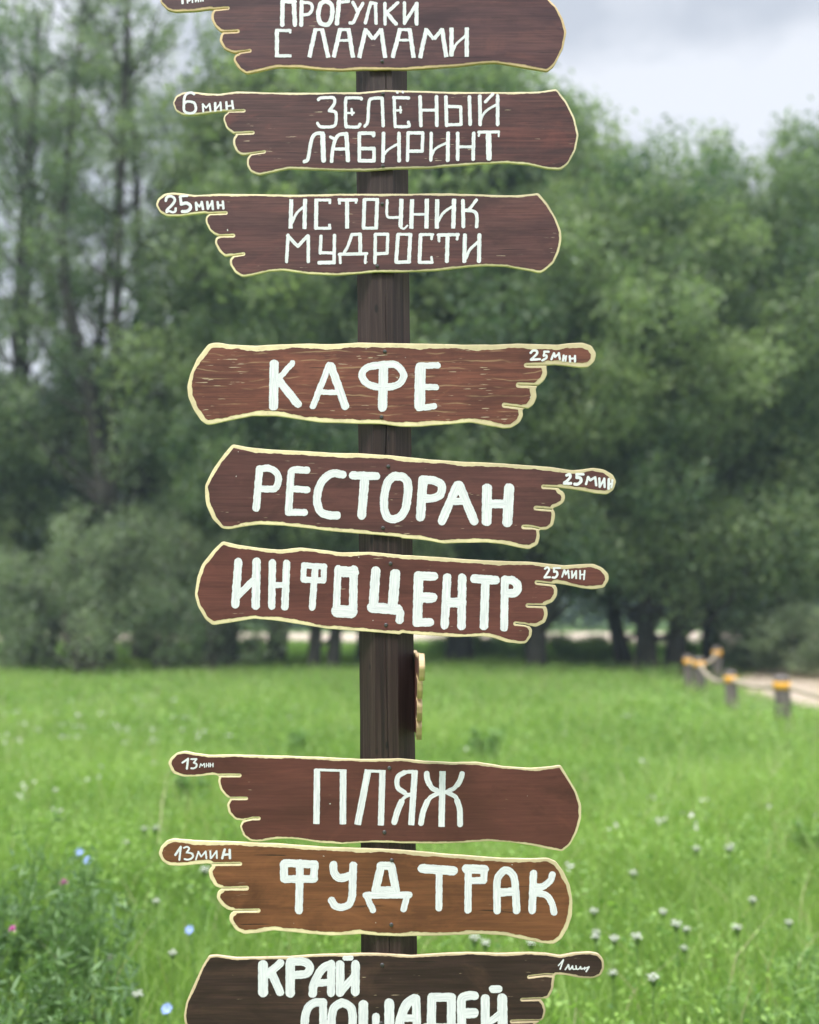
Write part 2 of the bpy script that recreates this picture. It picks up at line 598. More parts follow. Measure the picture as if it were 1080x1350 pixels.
def make_sign(label, poly, slits, rim, rim_slit, face_mat, ply_mat, texts, screws, seed, slit_w=1.3, th=TH):
    poly = np.asarray(poly)
    x0, y0 = poly.min(0) - 3
    x1, y1 = poly.max(0) + 3
    h = 1.0
    xs = np.arange(x0, x1 + h, h); ys = np.arange(y0, y1 + h, h)
    X, Y = np.meshgrid(xs, ys)
    dp = poly_sdf(poly, X, Y) + 0.25 * wob(X, Y, 0.16, seed)
    dsl = np.full(X.shape, 1e9)
    for p in slits:
        for a, b in zip(p[:-1], p[1:]):
            dsl = np.minimum(dsl, seg_dist(a, b, X, Y)[0])
    dsl = dsl - slit_w / 2
    d = np.maximum(dp, -dsl)
    wb = wob(X, Y, 0.09, seed * 1.9) * 0.34 * rim + wob(X, Y, 0.35, seed + 4) * 0.14 * rim + wob(X, Y, 0.9, seed) * 0.3
    face_f = np.maximum(dp + rim + wb, rim_slit + wb * 0.4 - dsl)
    ring_f = np.maximum(d, -(face_f + 2.2))
    cx, cy = poly.mean(0)
    c3 = to3(np.array([[cx, cy]]), 0)[0]
    root = empty('direction_sign', (float(c3[0]), YB, float(c3[2])))
    tag(root, label, 'sign', 'hand shaped direction boards on the dark post')
    off = np.array([c3[0], 0, c3[2]])
    # --- plywood panel: rounded front rim, walls, back
    P, faces = ms(ring_f, x0, y0, h)
    jj = np.clip((P[:, 0] - x0) / h, 0, X.shape[1] - 1.001); ii = np.clip((P[:, 1] - y0) / h, 0, X.shape[0] - 1.001)
    j0 = jj.astype(int); i0 = ii.astype(int); fx = jj - j0; fy = ii - i0
    dv = (d[i0, j0] * (1 - fx) * (1 - fy) + d[i0, j0 + 1] * fx * (1 - fy) + d[i0 + 1, j0] * (1 - fx) * fy + d[i0 + 1, j0 + 1] * fx * fy)
    rr = min(1.2, rim)
    q = np.clip((dv + rr) / rr, 0, 1)
    V = to3(P, 0) - off
    V[:, 1] = 0.0003 * (1 - np.sqrt(np.maximum(1 - q * q, 0.0)))
    V = [tuple(v) for v in V]
    outer = [e for e in boundary(faces) if abs(dv[e[0]]) < 0.45 and abs(dv[e[1]]) < 0.45]
    faces = [f[::-1] for f in faces] if False else list(faces)
    bk = {}
    nfront = len(faces)
    for a, b in outer:
        for i in (a, b):
            if i not in bk:
                bk[i] = len(V)
                V.append((V[i][0], th, V[i][2]))
        faces.append((b, a, bk[a], bk[b]))
    bedges = [(bk[a], bk[b]) for a, b in outer]
    bv, bf = fill(V, bedges, None)
    base = len(V)
    V += bv
    faces += [tuple(base + i for i in f) for f in bf]
    me_o = mesh_obj('panel', V, faces, ply_mat, root)
    bm = bmesh.new(); bm.from_mesh(me_o.data)
    bmesh.ops.remove_doubles(bm, verts=bm.verts, dist=1e-6)
    bmesh.ops.recalc_face_normals(bm, faces=bm.faces)
    s = 0.0
    for f in bm.faces:
        if f.calc_center_median().y < 0.001: s += f.normal.y
    if s > 0: bmesh.ops.reverse_faces(bm, faces=bm.faces)
    for f in bm.faces: f.smooth = f.calc_center_median().y < 0.004
    bm.to_mesh(me_o.data); bm.free()
    # --- stained face
    P, fc = ms(face_f, x0, y0, h)
    V3 = to3(P, -0.0004) - off
    e = boundary(fc)
    fv, ff = fill([tuple(v) for v in V3], e, fc)
    fo = mesh_obj('painted_face', fv, ff, face_mat, root)
    bm = bmesh.new(); bm.from_mesh(fo.data)
    for f in bm.faces:
        if f.normal.y > 0: f.normal_flip()
    bm.to_mesh(fo.data); bm.free()
    # --- writing
    for nm, st, hh, rg in texts:
        V3, fc, suv = strokes_mesh(st, seed, hh, rg, 0.0009)
        mesh_obj(nm, V3 - off, fc, WHITE, root, attrs={'suv': ('FLOAT_VECTOR', suv)})
    # --- screws
    for sx, sy in screws:
        p = to3(np.array([[sx, sy]]), 0)[0] - off
        t = Tubes()
        t.add([(p[0], 0.001, p[2]), (p[0], -0.0012, p[2]), (p[0], -0.0020, p[2])], [0.0038, 0.0036, 0.0026], 14)
        t.add([(p[0], -0.0020, p[2]), (p[0], -0.0036, p[2])], [0.0026, 0.0022], 6)
        t.build('screw', SCREW, root, smooth=False)
    return root


def T(tagname, h, rough, flat, *rows):
    return parse_strokes(tagname, rows, flat)


CREAM = (0.84, 0.67, 0.41)
ply_cream = ply_material('pale_plywood', CREAM, 1.0)
ply_tan = ply_material('tan_plywood', (0.66, 0.46, 0.25), 3.0)
ply_beige = ply_material('beige_plywood', (0.66, 0.50, 0.32), 5.0)
ply_grey = ply_material('weathered_plywood', (0.74, 0.61, 0.40), 7.0)

# 1 ------------------------------------------------ llama walks
o1 = outline('px', '211,2 213,-8 220,-15 230,-19 244,-20 270,-17 300,-18 420,-19 560,-21 660,-19 700,-18 716,-15',
             'A2', '875,-5 910,30 945,90 962,150 945,230 900,315 870,338 760,320 630,297 560,300 450,313 330,322 200,330 0,330',
             'A1', '900,335 800,330 700,320 600,318 500,340 450,350 412,325 387,285 395,262 420,250 385,250 345,232 322,195 328,165 340,152 '
                   '325,148 300,125 282,88 285,60 297,48 285,42 200,52 110,55 75,45 50,20')
t1 = T('t1', 0, 0, False,
       (18, "*20 82,8 80,118;82,8 140,10;*20 135,10 140,118;172,10 170,120;*14 ~172,12 215,18 222,45 205,68 175,72"),
       (20, "~262,20 285,6 312,22 318,65 305,110 282,118 258,105 252,60 262,20;350,8 340,112;*14 350,12 395,8"),
       (15, "415,12 440,60;~462,18 440,60 418,105 402,110;~500,15 490,50 475,110;500,15 525,18;522,18 525,112"),
       (15, "567,18 568,115;628,15 575,62;*17 575,62 620,115;660,15 660,112;662,108 718,18;*18 718,18 718,115"))
t1 += T('t1', 0, 0, True,
        (18, "55,139 55,272;*14 48,145 124,147;*14 48,266 125,266;*10 118,147 118,160"),
        (19, "240,136 208,274;*12 232,142 278,142;268,136 299,275;355,136 325,274;*14 348,142 402,142;395,136 416,276;*12 345,193 400,193"),
        (19, "478,136 444,276;*16 472,138 512,188;*16 512,188 550,138;548,136 569,276;640,136 604,276;*14 634,142 692,142;684,136 703,276;*12 625,192 690,192"),
        (19, "765,136 734,276;*16 760,138 800,188;*16 800,188 840,138;838,136 859,272;884,132 884,270;956,132 956,270"))
t1 += T('t1', 0, 0, False, (11, "~890,245 905,212 950,170"))
m1 = T('s1', 0, 0, False, (20, "*32 385,-40 388,48;455,-30 460,45;450,-20 480,20 520,-20;525,-20 530,38;570,-20 575,28;*14 580,22 610,-20;612,-20 614,28;"
                               "645,-20 648,22;675,-20 680,18;*12 648,0 680,-3"))
f1 = paint_material('plum_brown_stain', (0.070, 0.033, 0.039), (0.119, 0.048, 0.047), (0.160, 0.059, 0.051), 0.1, 1, 0.8, 0.33)
make_sign('topmost brown board with two lines of lettering beginning with П, upper edge out of frame', o1,
          [pts('A1', '290,45 362,39'), pts('A1', '335,152 408,149'), pts('A1', '410,249 465,241')],
          2.9, 2.2, f1, ply_tan, [('lettering', t1, 0.55, 0.45), ('time_lettering', m1, 0.4, 0.15)], [(504, 81), (505, -8)], 1)

# 2 ------------------------------------------------ green labyrinth
o2 = outline('A1', '100,490 115,455 150,437 205,436 260,443 320,446 400,434 600,440 800,440 1000,437',
             'A2', '100,427 200,430 450,437 700,437 830,435 915,423 960,480 1000,560 1018,640 1005,710 970,775 935,805 870,800 780,780 680,772 560,776 450,785 300,797 150,800 0,810',
             'A1', '900,808 800,805 650,800 580,815 510,830 470,815 452,785 453,752 470,732 455,733 425,735 400,717 385,682 388,655 402,638 385,632 355,608 340,567 347,545 365,533 '
                   '350,525 300,533 200,546 150,546 115,527')
t2 = T('t2', 0, 0, False,
       (14, "~108,78 118,70 150,68 180,70 184,95 160,130;~160,130 190,140 190,190 175,205 140,208 115,205 104,190"),
       (14, "~312,75 305,70 250,70 238,75 236,130 238,200 250,207 295,208 305,195;*10 240,142 275,140;*10 265,122 268,150"),
       (14, "~328,205 342,180 348,90 365,72 410,70;*15 410,72 415,202;~535,72 530,70 470,70 468,80 472,195 480,205 535,205 535,185;*10 470,130 500,128;*9 497,112 498,140;*11 482,43 483,44;*11 508,42 509,43"),
       (16, "590,65 594,200;668,65 670,200;*13 594,128 668,128;713,65 716,200;*14 716,198 785,196 783,112 718,110;824,65 828,195"),
       (16, "873,62 875,195;958,60 958,195;*11 ~875,180 900,135 955,100;*14 900,88 935,52"),
       (16, "~42,372 58,358 75,270 95,240 130,238;*22 128,244 132,366;~170,370 178,300 200,250 240,240;*19 240,240 248,366;*14 178,312 245,312;*13 165,255 180,262"),
       (16, "370,248 370,237 302,237 302,368 372,368 372,310 305,310;417,238 414,370;490,238 491,368;*11 ~415,345 440,315 490,285"),
       (15, "533,238 530,366;533,236 603,236 600,322 535,322;643,238 641,365;*17 723,238 721,365;*11 ~645,345 665,310 722,280"),
       (16, "769,238 769,362;845,238 842,360;*13 770,302 842,302;*13 868,232 963,231;*24 915,240 917,355;*8 963,232 963,252;*10 872,235 868,250"))
m2 = T('s2', 0, 0, False, (34, "~390,155 350,135 290,150 255,200 245,300 250,390 300,425 380,420 415,370 400,290 350,265 290,262 250,290"),
       (26, "515,300 520,405;*22 520,305 560,350 610,295;610,295 625,395;*32 690,285 692,390;*22 700,370 765,290;*28 765,275 775,385;*30 848,270 855,370;*30 930,255 945,360;*24 855,330 940,315"))
f2 = paint_material('dull_brown_stain', (0.070, 0.032, 0.033), (0.113, 0.045, 0.042), (0.167, 0.050, 0.042), 0.45, 2, 1.0, 0.40)
make_sign('brown board lettered ЗЕЛЁНЫЙ ЛАБИРИНТ in thin strokes, pointing left', o2,
          [pts('A1', '355,528 438,526'), pts('A1', '395,633 480,630'), pts('A1', '460,732 535,721')],
          2.4, 1.7, f2, ply_grey, [('lettering', t2, 0.5, 0.35), ('time_lettering', m2, 0.35, 0.2)], [(505, 124), (505, 219)], 2)

# 3 ------------------------------------------------ spring of wisdom
o3 = outline('A3', '20,145 30,115 60,92 100,85 160,92 210,98 320,92 500,94 700,97 900,92 1000,92',
             'A4', '200,92 400,90 600,97 720,100 780,94 828,88 870,140 910,205 935,270 938,310 925,370 900,420 860,455 835,468 780,455 680,437 580,432 480,440 350,455 200,462 50,463',
             'A3', '1000,468 880,478 750,472 620,455 560,458 480,478 430,485 395,465 370,425 372,400 390,385 370,385 350,390 320,365 300,325 305,300 325,292 300,285 275,265 255,225 258,200 275,187 '
                   '255,182 200,188 130,198 75,198 40,180')
t3 = T('t3', 0, 0, True,
       (18, "88,46 84,186;153,44 150,188;206,44 204,188;*13 200,50 277,50;*12 270,46 270,70;*13 198,184 277,184;*12 268,163 270,188"),
       (15, "308,50 403,50;*18 352,46 352,186;*12 316,48 316,72;*12 394,48 394,68;*17 434,44 430,188;*17 495,44 490,188;*13 428,48 503,48;*13 424,184 498,184"),
       (19, "610,44 606,180;660,46 656,186;730,44 728,186;*12 660,118 730,118;780,46 778,186;860,44 856,186"))
t3 += T('t3', 0, 0, False,
        (12, "~90,158 115,110 150,80;~542,52 540,110 550,132 600,132;*9 ~606,182 622,186 638,172;~784,152 810,110 856,78;*17 902,54 904,176;*14 ~965,50 930,95 912,100;*15 ~915,98 955,105 968,130 966,176"),
        (15, "72,217 65,342;70,220 118,270 165,220;168,222 168,342;228,222 224,302;*13 226,300 290,302;292,218 290,348;*17 288,346 220,348"),
        (14, "375,214 415,212;~375,214 355,270 335,305;*17 414,214 415,305;315,308 445,305;*12 318,310 320,348;*12 440,308 438,348;*15 486,215 484,348;486,213 545,213 542,302 488,306"),
        (17, "593,217 585,343;652,217 645,343;*13 593,213 655,213;*15 585,346 648,344;700,217 695,343;*14 700,214 758,214;*12 755,215 753,235;*14 695,346 755,346;*12 752,322 755,345"),
        (18, "*15 785,216 878,214;828,218 825,340;*12 788,218 788,245;*12 876,216 874,236;911,217 908,340;980,217 978,340;*13 ~914,330 935,285 978,245"))
m3 = T('s3', 0, 0, False, (36, "~150,160 165,115 215,95 265,120 275,165 230,230 170,290 165,320;*30 ~165,320 200,310 250,325 285,310 290,270"),
       (38, "*32 360,95 455,90;355,105 370,200;*44 ~370,210 440,195 495,225 495,275 450,310 385,315"),
       (33, "580,190 588,290;*26 585,200 630,245 665,180;662,180 680,280;740,180 750,275;*26 755,265 810,175;808,170 820,280;888,180 895,265;962,175 970,270;*28 895,225 965,225"))
f3 = paint_material('mauve_brown_stain', (0.087, 0.039, 0.040), (0.130, 0.054, 0.050), (0.153, 0.053, 0.047), 0.4, 3, 0.85, 0.42)
make_sign('brown board lettered ИСТОЧНИК МУДРОСТИ in two squarish lines, pointing left', o3,
          [pts('A3', '265,186 353,183'), pts('A3', '318,292 388,290'), pts('A3', '385,386 436,378')],
          2.6, 1.8, f3, ply_cream, [('lettering', t3, 0.5, 0.35), ('time_lettering', m3, 0.35, 0.2)], [(504, 269), (497.5, 351)], 3)

# 4 ------------------------------------------------ cafe
o4 = outline('A5', '125,50 150,43 180,43 230,52 350,57 480,50 600,47 700,50 850,42 1000,45',
             'A6', '150,48 300,52 420,52 560,47 640,50 740,52 800,45 860,42 900,57 922,95 915,130 885,158 850,160 780,152 730,147 690,148 685,160 690,190 675,222 645,246 635,262 640,300 625,335 600,355 '
                   '572,358 576,390 560,420 520,445 480,448 420,437 330,420 200,430 80,440 0,440',
             'A5', '950,428 800,425 650,420 550,405 450,390 330,390 230,410 150,428 120,432 90,412 55,360 30,300 25,250 40,190 70,120')
t4 = T('t4', 0, 0, False,
       (40, "78,72 75,272;*25 165,68 105,135;*36 104,155 190,262;*28 338,78 262,272;*36 348,82 415,272;*24 305,205 375,207"),
       (32, "~600,75 650,75 685,105 690,140 660,172 600,182 540,175 500,145 498,110 530,85 600,75;*42 597,84 592,276"),
       (28, "*48 772,92 768,268;765,80 853,78;775,180 845,182;765,282 836,272"))
m4 = T('s4', 0, 0, False, (32, "~105,165 135,135 185,135 195,175 150,225 110,262;*30 110,265 235,255;300,150 360,150;*26 300,150 290,210;*30 ~290,200 330,205 325,240 270,275"),
       (30, "435,170 400,258;*26 440,175 450,225 510,175;505,170 520,255;575,205 565,275;*24 610,210 600,280;*20 570,265 605,215;660,215 665,290;735,210 735,290;*26 665,250 735,245"))
f4 = paint_material('worn_red_brown_stain', (0.122, 0.041, 0.030), (0.195, 0.063, 0.043), (0.265, 0.091, 0.056), 1.25, 4, 0.8, 0.5, burl=0.85)
make_sign('reddish brown worn board lettered КАФЕ with wide cream rim', o4,
          [pts('A6', '688,149 590,150'), pts('A6', '645,246 553,243'), pts('A6', '600,356 545,347 487,340')],
          6.0, 2.7, f4, ply_cream, [('lettering', t4, 0.6, 0.55), ('time_lettering', m4, 0.35, 0.25)], [(507.5, 463.5), (503, 550)], 4)

# 5 ------------------------------------------------ restaurant
o5 = outline('A5', '240,525 300,537 420,550 600,558 700,565 850,568 1000,578',
             'A6', '0,583 150,598 300,608 420,612 560,622 700,632 800,648 850,645 905,637 960,645 1000,668 1018,700 1005,740 975,762 920,758 840,742 750,730',
             'A8', '745,18 768,32 775,55 768,80 745,97 715,108 727,128 727,150 717,190 690,210 650,210 655,245 645,280 605,302 560,295 480,278 400,270 300,272 200,275 100,258 0,250',
             'A7', '1000,245 900,235 700,220 580,205 450,190 330,185 250,195 190,207 155,205 110,160 80,95 75,60', 'A5', '110,720 150,640 200,570')
t5 = T('t5', 0, 0, False,
       (50, "120,105 97,378;*46 ~120,98 190,95 245,130 255,190 230,238 180,242 120,240;345,125 327,395;*46 ~345,120 370,105 460,108;*44 345,240 462,248;*46 325,408 442,408"),
       (54, "~712,140 650,130 590,160 545,230 530,320 550,395 600,425 672,430;785,145 950,150;*60 870,160 848,428"))
t5 += T('t6', 0, 0, False,
        (56, "~120,150 175,160 205,210 200,310 180,400 130,450 70,450 40,400 35,310 55,210 90,160 120,150;*62 312,178 294,440;~310,175 400,185 445,220 435,280 390,305 320,310"),
        (58, "555,215 447,468;*60 570,215 675,468;*46 510,330 620,330;*66 768,238 765,470;*68 925,238 912,478;*60 775,348 920,348"))
m5 = T('s5', 0, 0, False, (38, "~185,180 225,165 235,205 200,250 155,285;150,295 245,295;*36 325,165 420,165;*36 330,170 330,215;*42 ~330,210 380,220 385,270 340,305 300,305"),
       (32, "490,205 460,305;495,210 520,250 590,210;590,210 605,320;650,225 655,345;*28 660,335 720,235;720,230 725,345;*34 785,235 780,370;*30 835,250 820,350;785,305 828,300"))
f5 = paint_material('chestnut_stain', (0.087, 0.035, 0.033), (0.125, 0.046, 0.042), (0.153, 0.053, 0.045), 0.15, 5, 0.7, 0.45)
make_sign('brown board lettered РЕСТОРАН, sloping down to the right', o5,
          [pts('R7', '900,490 850,474 690,466'), pts('R7', '790,735 600,719'), pts('R7', '640,965 560,945 455,942')],
          4.9, 2.7, f5, ply_cream, [('lettering', t5, 0.6, 0.5), ('time_lettering', m5, 0.35, 0.25)], [(512, 615), (505, 696)], 5)

# 6 ------------------------------------------------ info centre
o6 = outline('A7', '157,265 220,280 330,297 430,305 530,295 620,305 720,318 850,315 1000,328',
             'A8', '0,330 150,338 300,350 450,358 600,362 700,372 770,380 830,375 910,372 950,390 980,420 982,450 960,485 910,493 850,487 770,470 722,464 738,490 735,525 715,555 680,568 690,585 693,615 680,650 640,671 '
                   '605,668 618,683 615,715 590,748 560,752 500,745 430,722 380,716 250,720 100,710 0,700',
             'A7', '1000,708 900,698 780,690 650,680 520,658 400,640 310,632 230,645 110,663 75,635 40,575 25,520 35,440 60,375 110,310')
t6 = T('t7', 0, 0, False,
       (54, "132,85 110,388;*58 262,85 255,395;*46 120,335 250,205;*50 375,92 370,398;*50 475,97 463,406;*38 385,250 460,250"),
       (40, "600,108 595,210;600,110 742,118;742,118 738,215;595,212 738,218;*46 680,125 657,408"),
       (50, "842,135 828,440;*58 953,140 948,440;*72 855,155 952,158;*84 838,435 935,440"))
t6 += T('t8', 0, 0, False,
        (64, "30,152 12,410;*70 5,410 185,425;*68 168,172 150,400;*54 ~190,420 203,450 200,500;335,185 325,515;*60 335,185 442,188;*70 340,338 430,340;*56 325,515 416,515"),
        (56, "538,195 520,535;645,198 640,542;*66 540,375 640,375;*58 732,205 882,215;810,225 800,543;*54 948,212 943,552;*56 ~950,215 1010,220 1040,260 1020,305 950,308"))
m6 = T('s6', 0, 0, False, (28, "~145,160 180,140 205,170 180,220 140,280;140,285 215,280;*26 270,150 360,150;275,155 275,205;*30 ~275,200 315,205 320,250 290,285 255,285"),
       (24, "420,180 390,275;425,180 440,240 475,185;475,185 488,290;530,195 530,290;535,285 590,195;590,190 590,295;645,190 645,300;710,190 700,310;*20 650,245 705,240"))
f6 = paint_material('red_brown_stain', (0.104, 0.035, 0.030), (0.149, 0.048, 0.039), (0.180, 0.059, 0.047), 0.25, 6, 0.55, 0.45)
make_sign('red brown board lettered ИНФОЦЕНТР, set just under the РЕСТОРАН board', o6,
          [pts('A8', '725,470 640,460'), pts('A8', '685,572 598,569'), pts('A8', '625,672 580,660 540,656')],
          4.6, 2.4, f6, ply_cream, [('lettering', t6, 0.6, 0.5), ('time_lettering', m6, 0.35, 0.2)], [(515, 743), (509, 824)], 6)

# 7 ------------------------------------------------ beach
o7 = outline('B1', '78,130 90,105 120,80 160,72 200,82 270,92 370,90 500,93 650,97 800,102 1000,112',
             'B2', '0,112 130,108 250,120 380,127 500,125 620,145 750,155 850,147 897,140 935,200 970,260 995,330 995,390 975,460 940,520 905,548 850,540 760,520 650,505 560,500 450,507 300,512 150,510 0,505',
             'B1', '900,514 800,508 720,495 650,487 590,490 520,502 470,500 435,475 418,430 430,405 450,398 440,403 400,400 365,365 357,325 375,300 355,290 325,255 315,215 322,193 300,185 220,193 150,195 100,178')
t7 = T('u1', 0, 0, True,
       (36, "82,62 78,388;*37 237,66 235,390;*14 68,66 257,72;*38 385,66 322,393;*35 470,68 460,396;*16 366,73 488,77;*35 662,70 640,395;*35 826,74 820,405"))
t7 += T('u1', 0, 0, False,
        (28, "*20 ~668,78 610,80 575,95;~600,82 560,110 560,170 600,202;*16 ~590,200 620,212 640,208;*18 ~638,212 600,230 575,262;*34 ~582,255 556,320 540,376"),
        (28, "*32 ~732,90 736,125 748,150;~738,135 765,175 790,188;*14 775,184 822,197;*30 ~942,90 932,125 915,155;*24 ~925,135 895,175 865,190;*14 870,188 828,197"),
        (28, "*14 822,200 780,212;*24 ~800,205 755,230 730,270;*32 ~735,255 712,310 698,382;*14 828,200 865,206;*24 ~858,203 900,225 918,262;*32 ~912,250 928,300 930,390"))
m7 = T('s7', 0, 0, False, (26, "225,220 305,165;*28 305,165 288,305;*24 350,170 425,168;*22 425,170 385,220;*24 ~385,220 425,240 420,280 385,300 350,300"),
       (14, "485,235 470,285;485,235 505,265 535,230;535,230 540,285;565,230 565,280;600,228 600,280;*11 565,255 600,255;620,228 622,278;660,228 660,278;*11 622,252 660,252"))
f7 = paint_material('plain_brown_stain', (0.095, 0.032, 0.027), (0.125, 0.041, 0.033), (0.153, 0.048, 0.037), 0.15, 17, 0.5, 0.42)
make_sign('brown board lettered ПЛЯЖ in thin streaky white, pointing left', o7,
          [pts('B1', '318,188 418,188'), pts('B1', '370,297 450,297'), pts('B1', '445,400 480,392 508,392')],
          2.9, 1.8, f7, ply_cream, [('lettering', t7, 0.5, 0.25), ('time_lettering', m7, 0.33, 0.12)], [(513.5, 1012.5), (507, 1097)], 7)

# 8 ------------------------------------------------ food truck
o8 = outline('B3', '32,55 45,20 70,-5 105,-15 200,-6 400,0 600,9 800,24 1000,31',
             'B4', '0,33 150,42 300,57 450,68 580,78 700,80 800,78 840,95 875,140 905,205 918,280 915,350 895,410 865,460 830,484 770,480 680,462 600,445 480,437 300,445 100,448 0,445',
             'B3', '1000,438 850,445 700,432 580,420 500,433 440,438 400,420 370,375 370,345 390,328 360,322 330,300 308,265 315,235 335,222 300,210 275,170 270,135 290,110 270,102 200,108 130,115 80,110 50,90')
t8 = T('u2', 0, 0, False,
       (54, "78,105 80,205;85,95 298,105;*52 298,108 290,205;*52 85,210 293,208;*52 192,95 185,432;~430,108 435,160 460,195 500,200 545,185;*52 572,112 565,330;*50 ~567,320 545,385 490,410 445,400 418,362"),
       (54, "770,116 730,288;765,115 838,115;843,118 875,288;*36 740,280 870,280;*46 662,325 968,322;*42 667,330 712,430;*42 955,330 930,423"))
t8 += T('u3', 0, 0, False,
        (62, "38,134 258,150;*46 157,150 155,415;*48 365,138 362,430;352,136 478,141;*46 478,141 475,215;*46 375,220 473,220"),
        (50, "~570,433 568,260 580,190 630,145 685,185 700,280 708,433;*54 590,305 690,298;828,170 818,433;*46 ~962,178 950,215 900,260 840,265;*44 ~840,310 910,320 955,370 975,448"))
m8 = T('s8', 0, 0, False, (28, "*30 255,175 178,290;255,180 235,360;*24 ~300,190 345,175 375,200 350,240 340,255;*26 ~340,255 410,270 430,310 400,345 350,358 310,350"),
       (22, "470,355 505,250;505,245 545,315 610,240;*24 610,240 620,340;*24 675,240 680,340;690,335 765,235;*24 765,235 768,335;*34 880,215 845,335;*34 950,220 955,335;*30 865,290 950,280"))
f8 = paint_material('orange_brown_stain', (0.127, 0.047, 0.024), (0.199, 0.075, 0.033), (0.249, 0.096, 0.041), 0.1, 8, 0.6, 0.45)
make_sign('orange brown board lettered ФУД ТРАК, close under the ПЛЯЖ board', o8,
          [pts('B3', '285,105 420,103'), pts('B3', '328,221 450,219'), pts('B3', '385,327 506,325')],
          4.9, 2.3, f8, ply_cream, [('lettering', t8, 0.6, 0.45), ('time_lettering', m8, 0.35, 0.15)], [(516.5, 1134), (516, 1219)], 8)

# 9 ------------------------------------------------ edge of horses
o9 = outline('B3', '272,540 310,538 400,550 520,548 650,545 800,535 1000,530',
             'B4', '0,530 150,540 300,530 420,525 560,530 720,525 800,530 860,540 920,528 1000,522 1040,530 1065,560 1068,600 1050,635 1010,648 950,645 880,632 835,630 832,655 825,700 805,740 765,748 782,768 790,800 780,840 760,852',
             'px', '711,1347 704,1352 705,1362 698,1372 684,1376 660,1372 600,1370 500,1373 400,1372 340,1368 300,1372 268,1376 255,1366', 'B3', '157,860 153,830 165,760 200,680 240,590')
t9 = T('u4', 0, 0, False,
       (62, "*68 92,120 92,312;*54 215,105 125,185;*56 155,180 213,310;285,110 285,318;*56 ~285,95 380,95 425,130 400,180 310,190;*56 ~445,323 455,250 510,150 575,112;*54 578,112 575,318;*48 470,250 570,240"),
       (58, "640,115 640,315;750,115 748,310;*50 640,315 740,200;*34 675,70 718,68;*56 ~382,590 400,450 450,390 520,385;*54 520,390 520,600;*56 ~655,385 715,420 730,500 715,600 650,640 590,600 580,500 600,420 655,385"),
       (66, "805,402 805,620;*50 895,485 895,620;990,392 990,620;*50 790,620 1010,620"))
t9 += T('u5', 0, 0, False,
        (62, "~148,480 150,400 195,290 250,250;*58 262,250 270,480;*50 170,390 260,388;375,242 370,450;*60 375,240 513,240;*58 515,242 512,450;*64 330,460 560,460"),
        (60, "~590,470 585,330 590,250 640,228 678,230;*68 610,355 672,352;590,480 680,485;755,250 755,490;*66 875,248 880,490;*50 770,430 860,360;*52 808,182 850,182"))
m9 = T('s9', 0, 0, False, (20, "245,165 200,295;*16 175,245 245,165;~275,300 305,255 320,235 330,295 350,290 375,255;*18 ~375,250 385,295 420,295;*18 ~425,250 435,295 470,290 490,260 500,295 530,285;*16 550,270 545,300;*16 545,290 605,265;610,265 570,330"))
f9 = paint_material('blackish_brown_stain', (0.036, 0.018, 0.018), (0.053, 0.027, 0.024), (0.090, 0.045, 0.035), 0.2, 9, 1.0, 0.45)
make_sign('lowest board, blackish brown, with rounded white lettering, its lower edge cut by the frame', o9,
          [pts('R8', '530,275 470,272 345,287'), pts('R8', '475,462 290,467'), pts('R8', '430,635 210,640')],
          2.9, 2.0, f9, ply_beige, [('lettering', t9, 0.6, 0.4), ('time_lettering', m9, 0.35, 0.1)], [(504, 1272), (502.6, 1349)], 9)

# 10 ----------------------------------------------- board on the right flank of the post, seen edge on, pointing at the viewer
mx7 = o7[:, 0].mean()
flip = lambda P_: [(2 * mx7 - a, b_) for a, b_ in P_]
om = np.array(flip(o7))[::-1]
side = make_sign('board fixed to the right flank of the post, seen edge on with its cut fingers', om,
                 [flip(pts('B1', '318,188 418,188')), flip(pts('B1', '370,297 450,297')), flip(pts('B1', '445,400 480,392 508,392'))],
                 2.9, 1.8, f7, ply_tan, [], [], 10, 4.0, 0.0095)
SA = 1.4
side.rotation_euler = (0, 0, R(-90 + SA))
tipx = float(to3(om, 0)[:, 0].max()) - float(to3(np.array([om.mean(0)]), 0)[0][0])
side.location = (0.0098 - (1.52 + tipx - 1.77) * math.tan(R(SA)), 1.52 + tipx, 1.436)

# ------------------------------------------------------------------ the post
m, ns, ls, b = new_mat('dark_stained_timber')
t = ns.new('ShaderNodeTexCoord').outputs['Object']
g = noise(ns, ls, t, 1, 6, 0.65, (150, 150, 2.6), (0, 0, 0), 0.3)
g2 = noise(ns, ls, t, 1, 4, 0.5, (26, 26, 1.4), (3, 1, 2))
c = mixc(ns, ls, ramp(ns, ls, g2, 0.3, 0.7), (0.020, 0.0105, 0.0100), (0.044, 0.0245, 0.0225))
c = mixc(ns, ls, ramp(ns, ls, g, 0.48, 0.70, (0, 0, 0), (0.55,) * 3), c, (0.095, 0.063, 0.056))
c = mixc(ns, ls, ramp(ns, ls, g, 0.32, 0.45, (0.8,) * 3, (0, 0, 0)), c, (0.010, 0.008, 0.009))
ls.new(c, b.inputs['Base Color'])
b.inputs['Roughness'].default_value = 0.55
b.inputs['Specular IOR Level'].default_value = 0.3
vor = node(ns, 'ShaderNodeTexVoronoi', Scale=1.0)                # small knots and old nail holes
mv = ns.new('ShaderNodeMapping'); mv.inputs['Scale'].default_value = (34, 34, 15)
ls.new(t, mv.inputs['Vector']); ls.new(mv.outputs[0], vor.inputs['Vector'])
c = mixc(ns, ls, ramp(ns, ls, vor.outputs['Distance'], 0.10, 0.17, (0.9,) * 3, (0, 0, 0)), c, (0.008, 0.006, 0.006))
ls.new(c, b.inputs['Base Color'])
bp = node(ns, 'ShaderNodeBump', Strength=0.8, Distance=0.002)
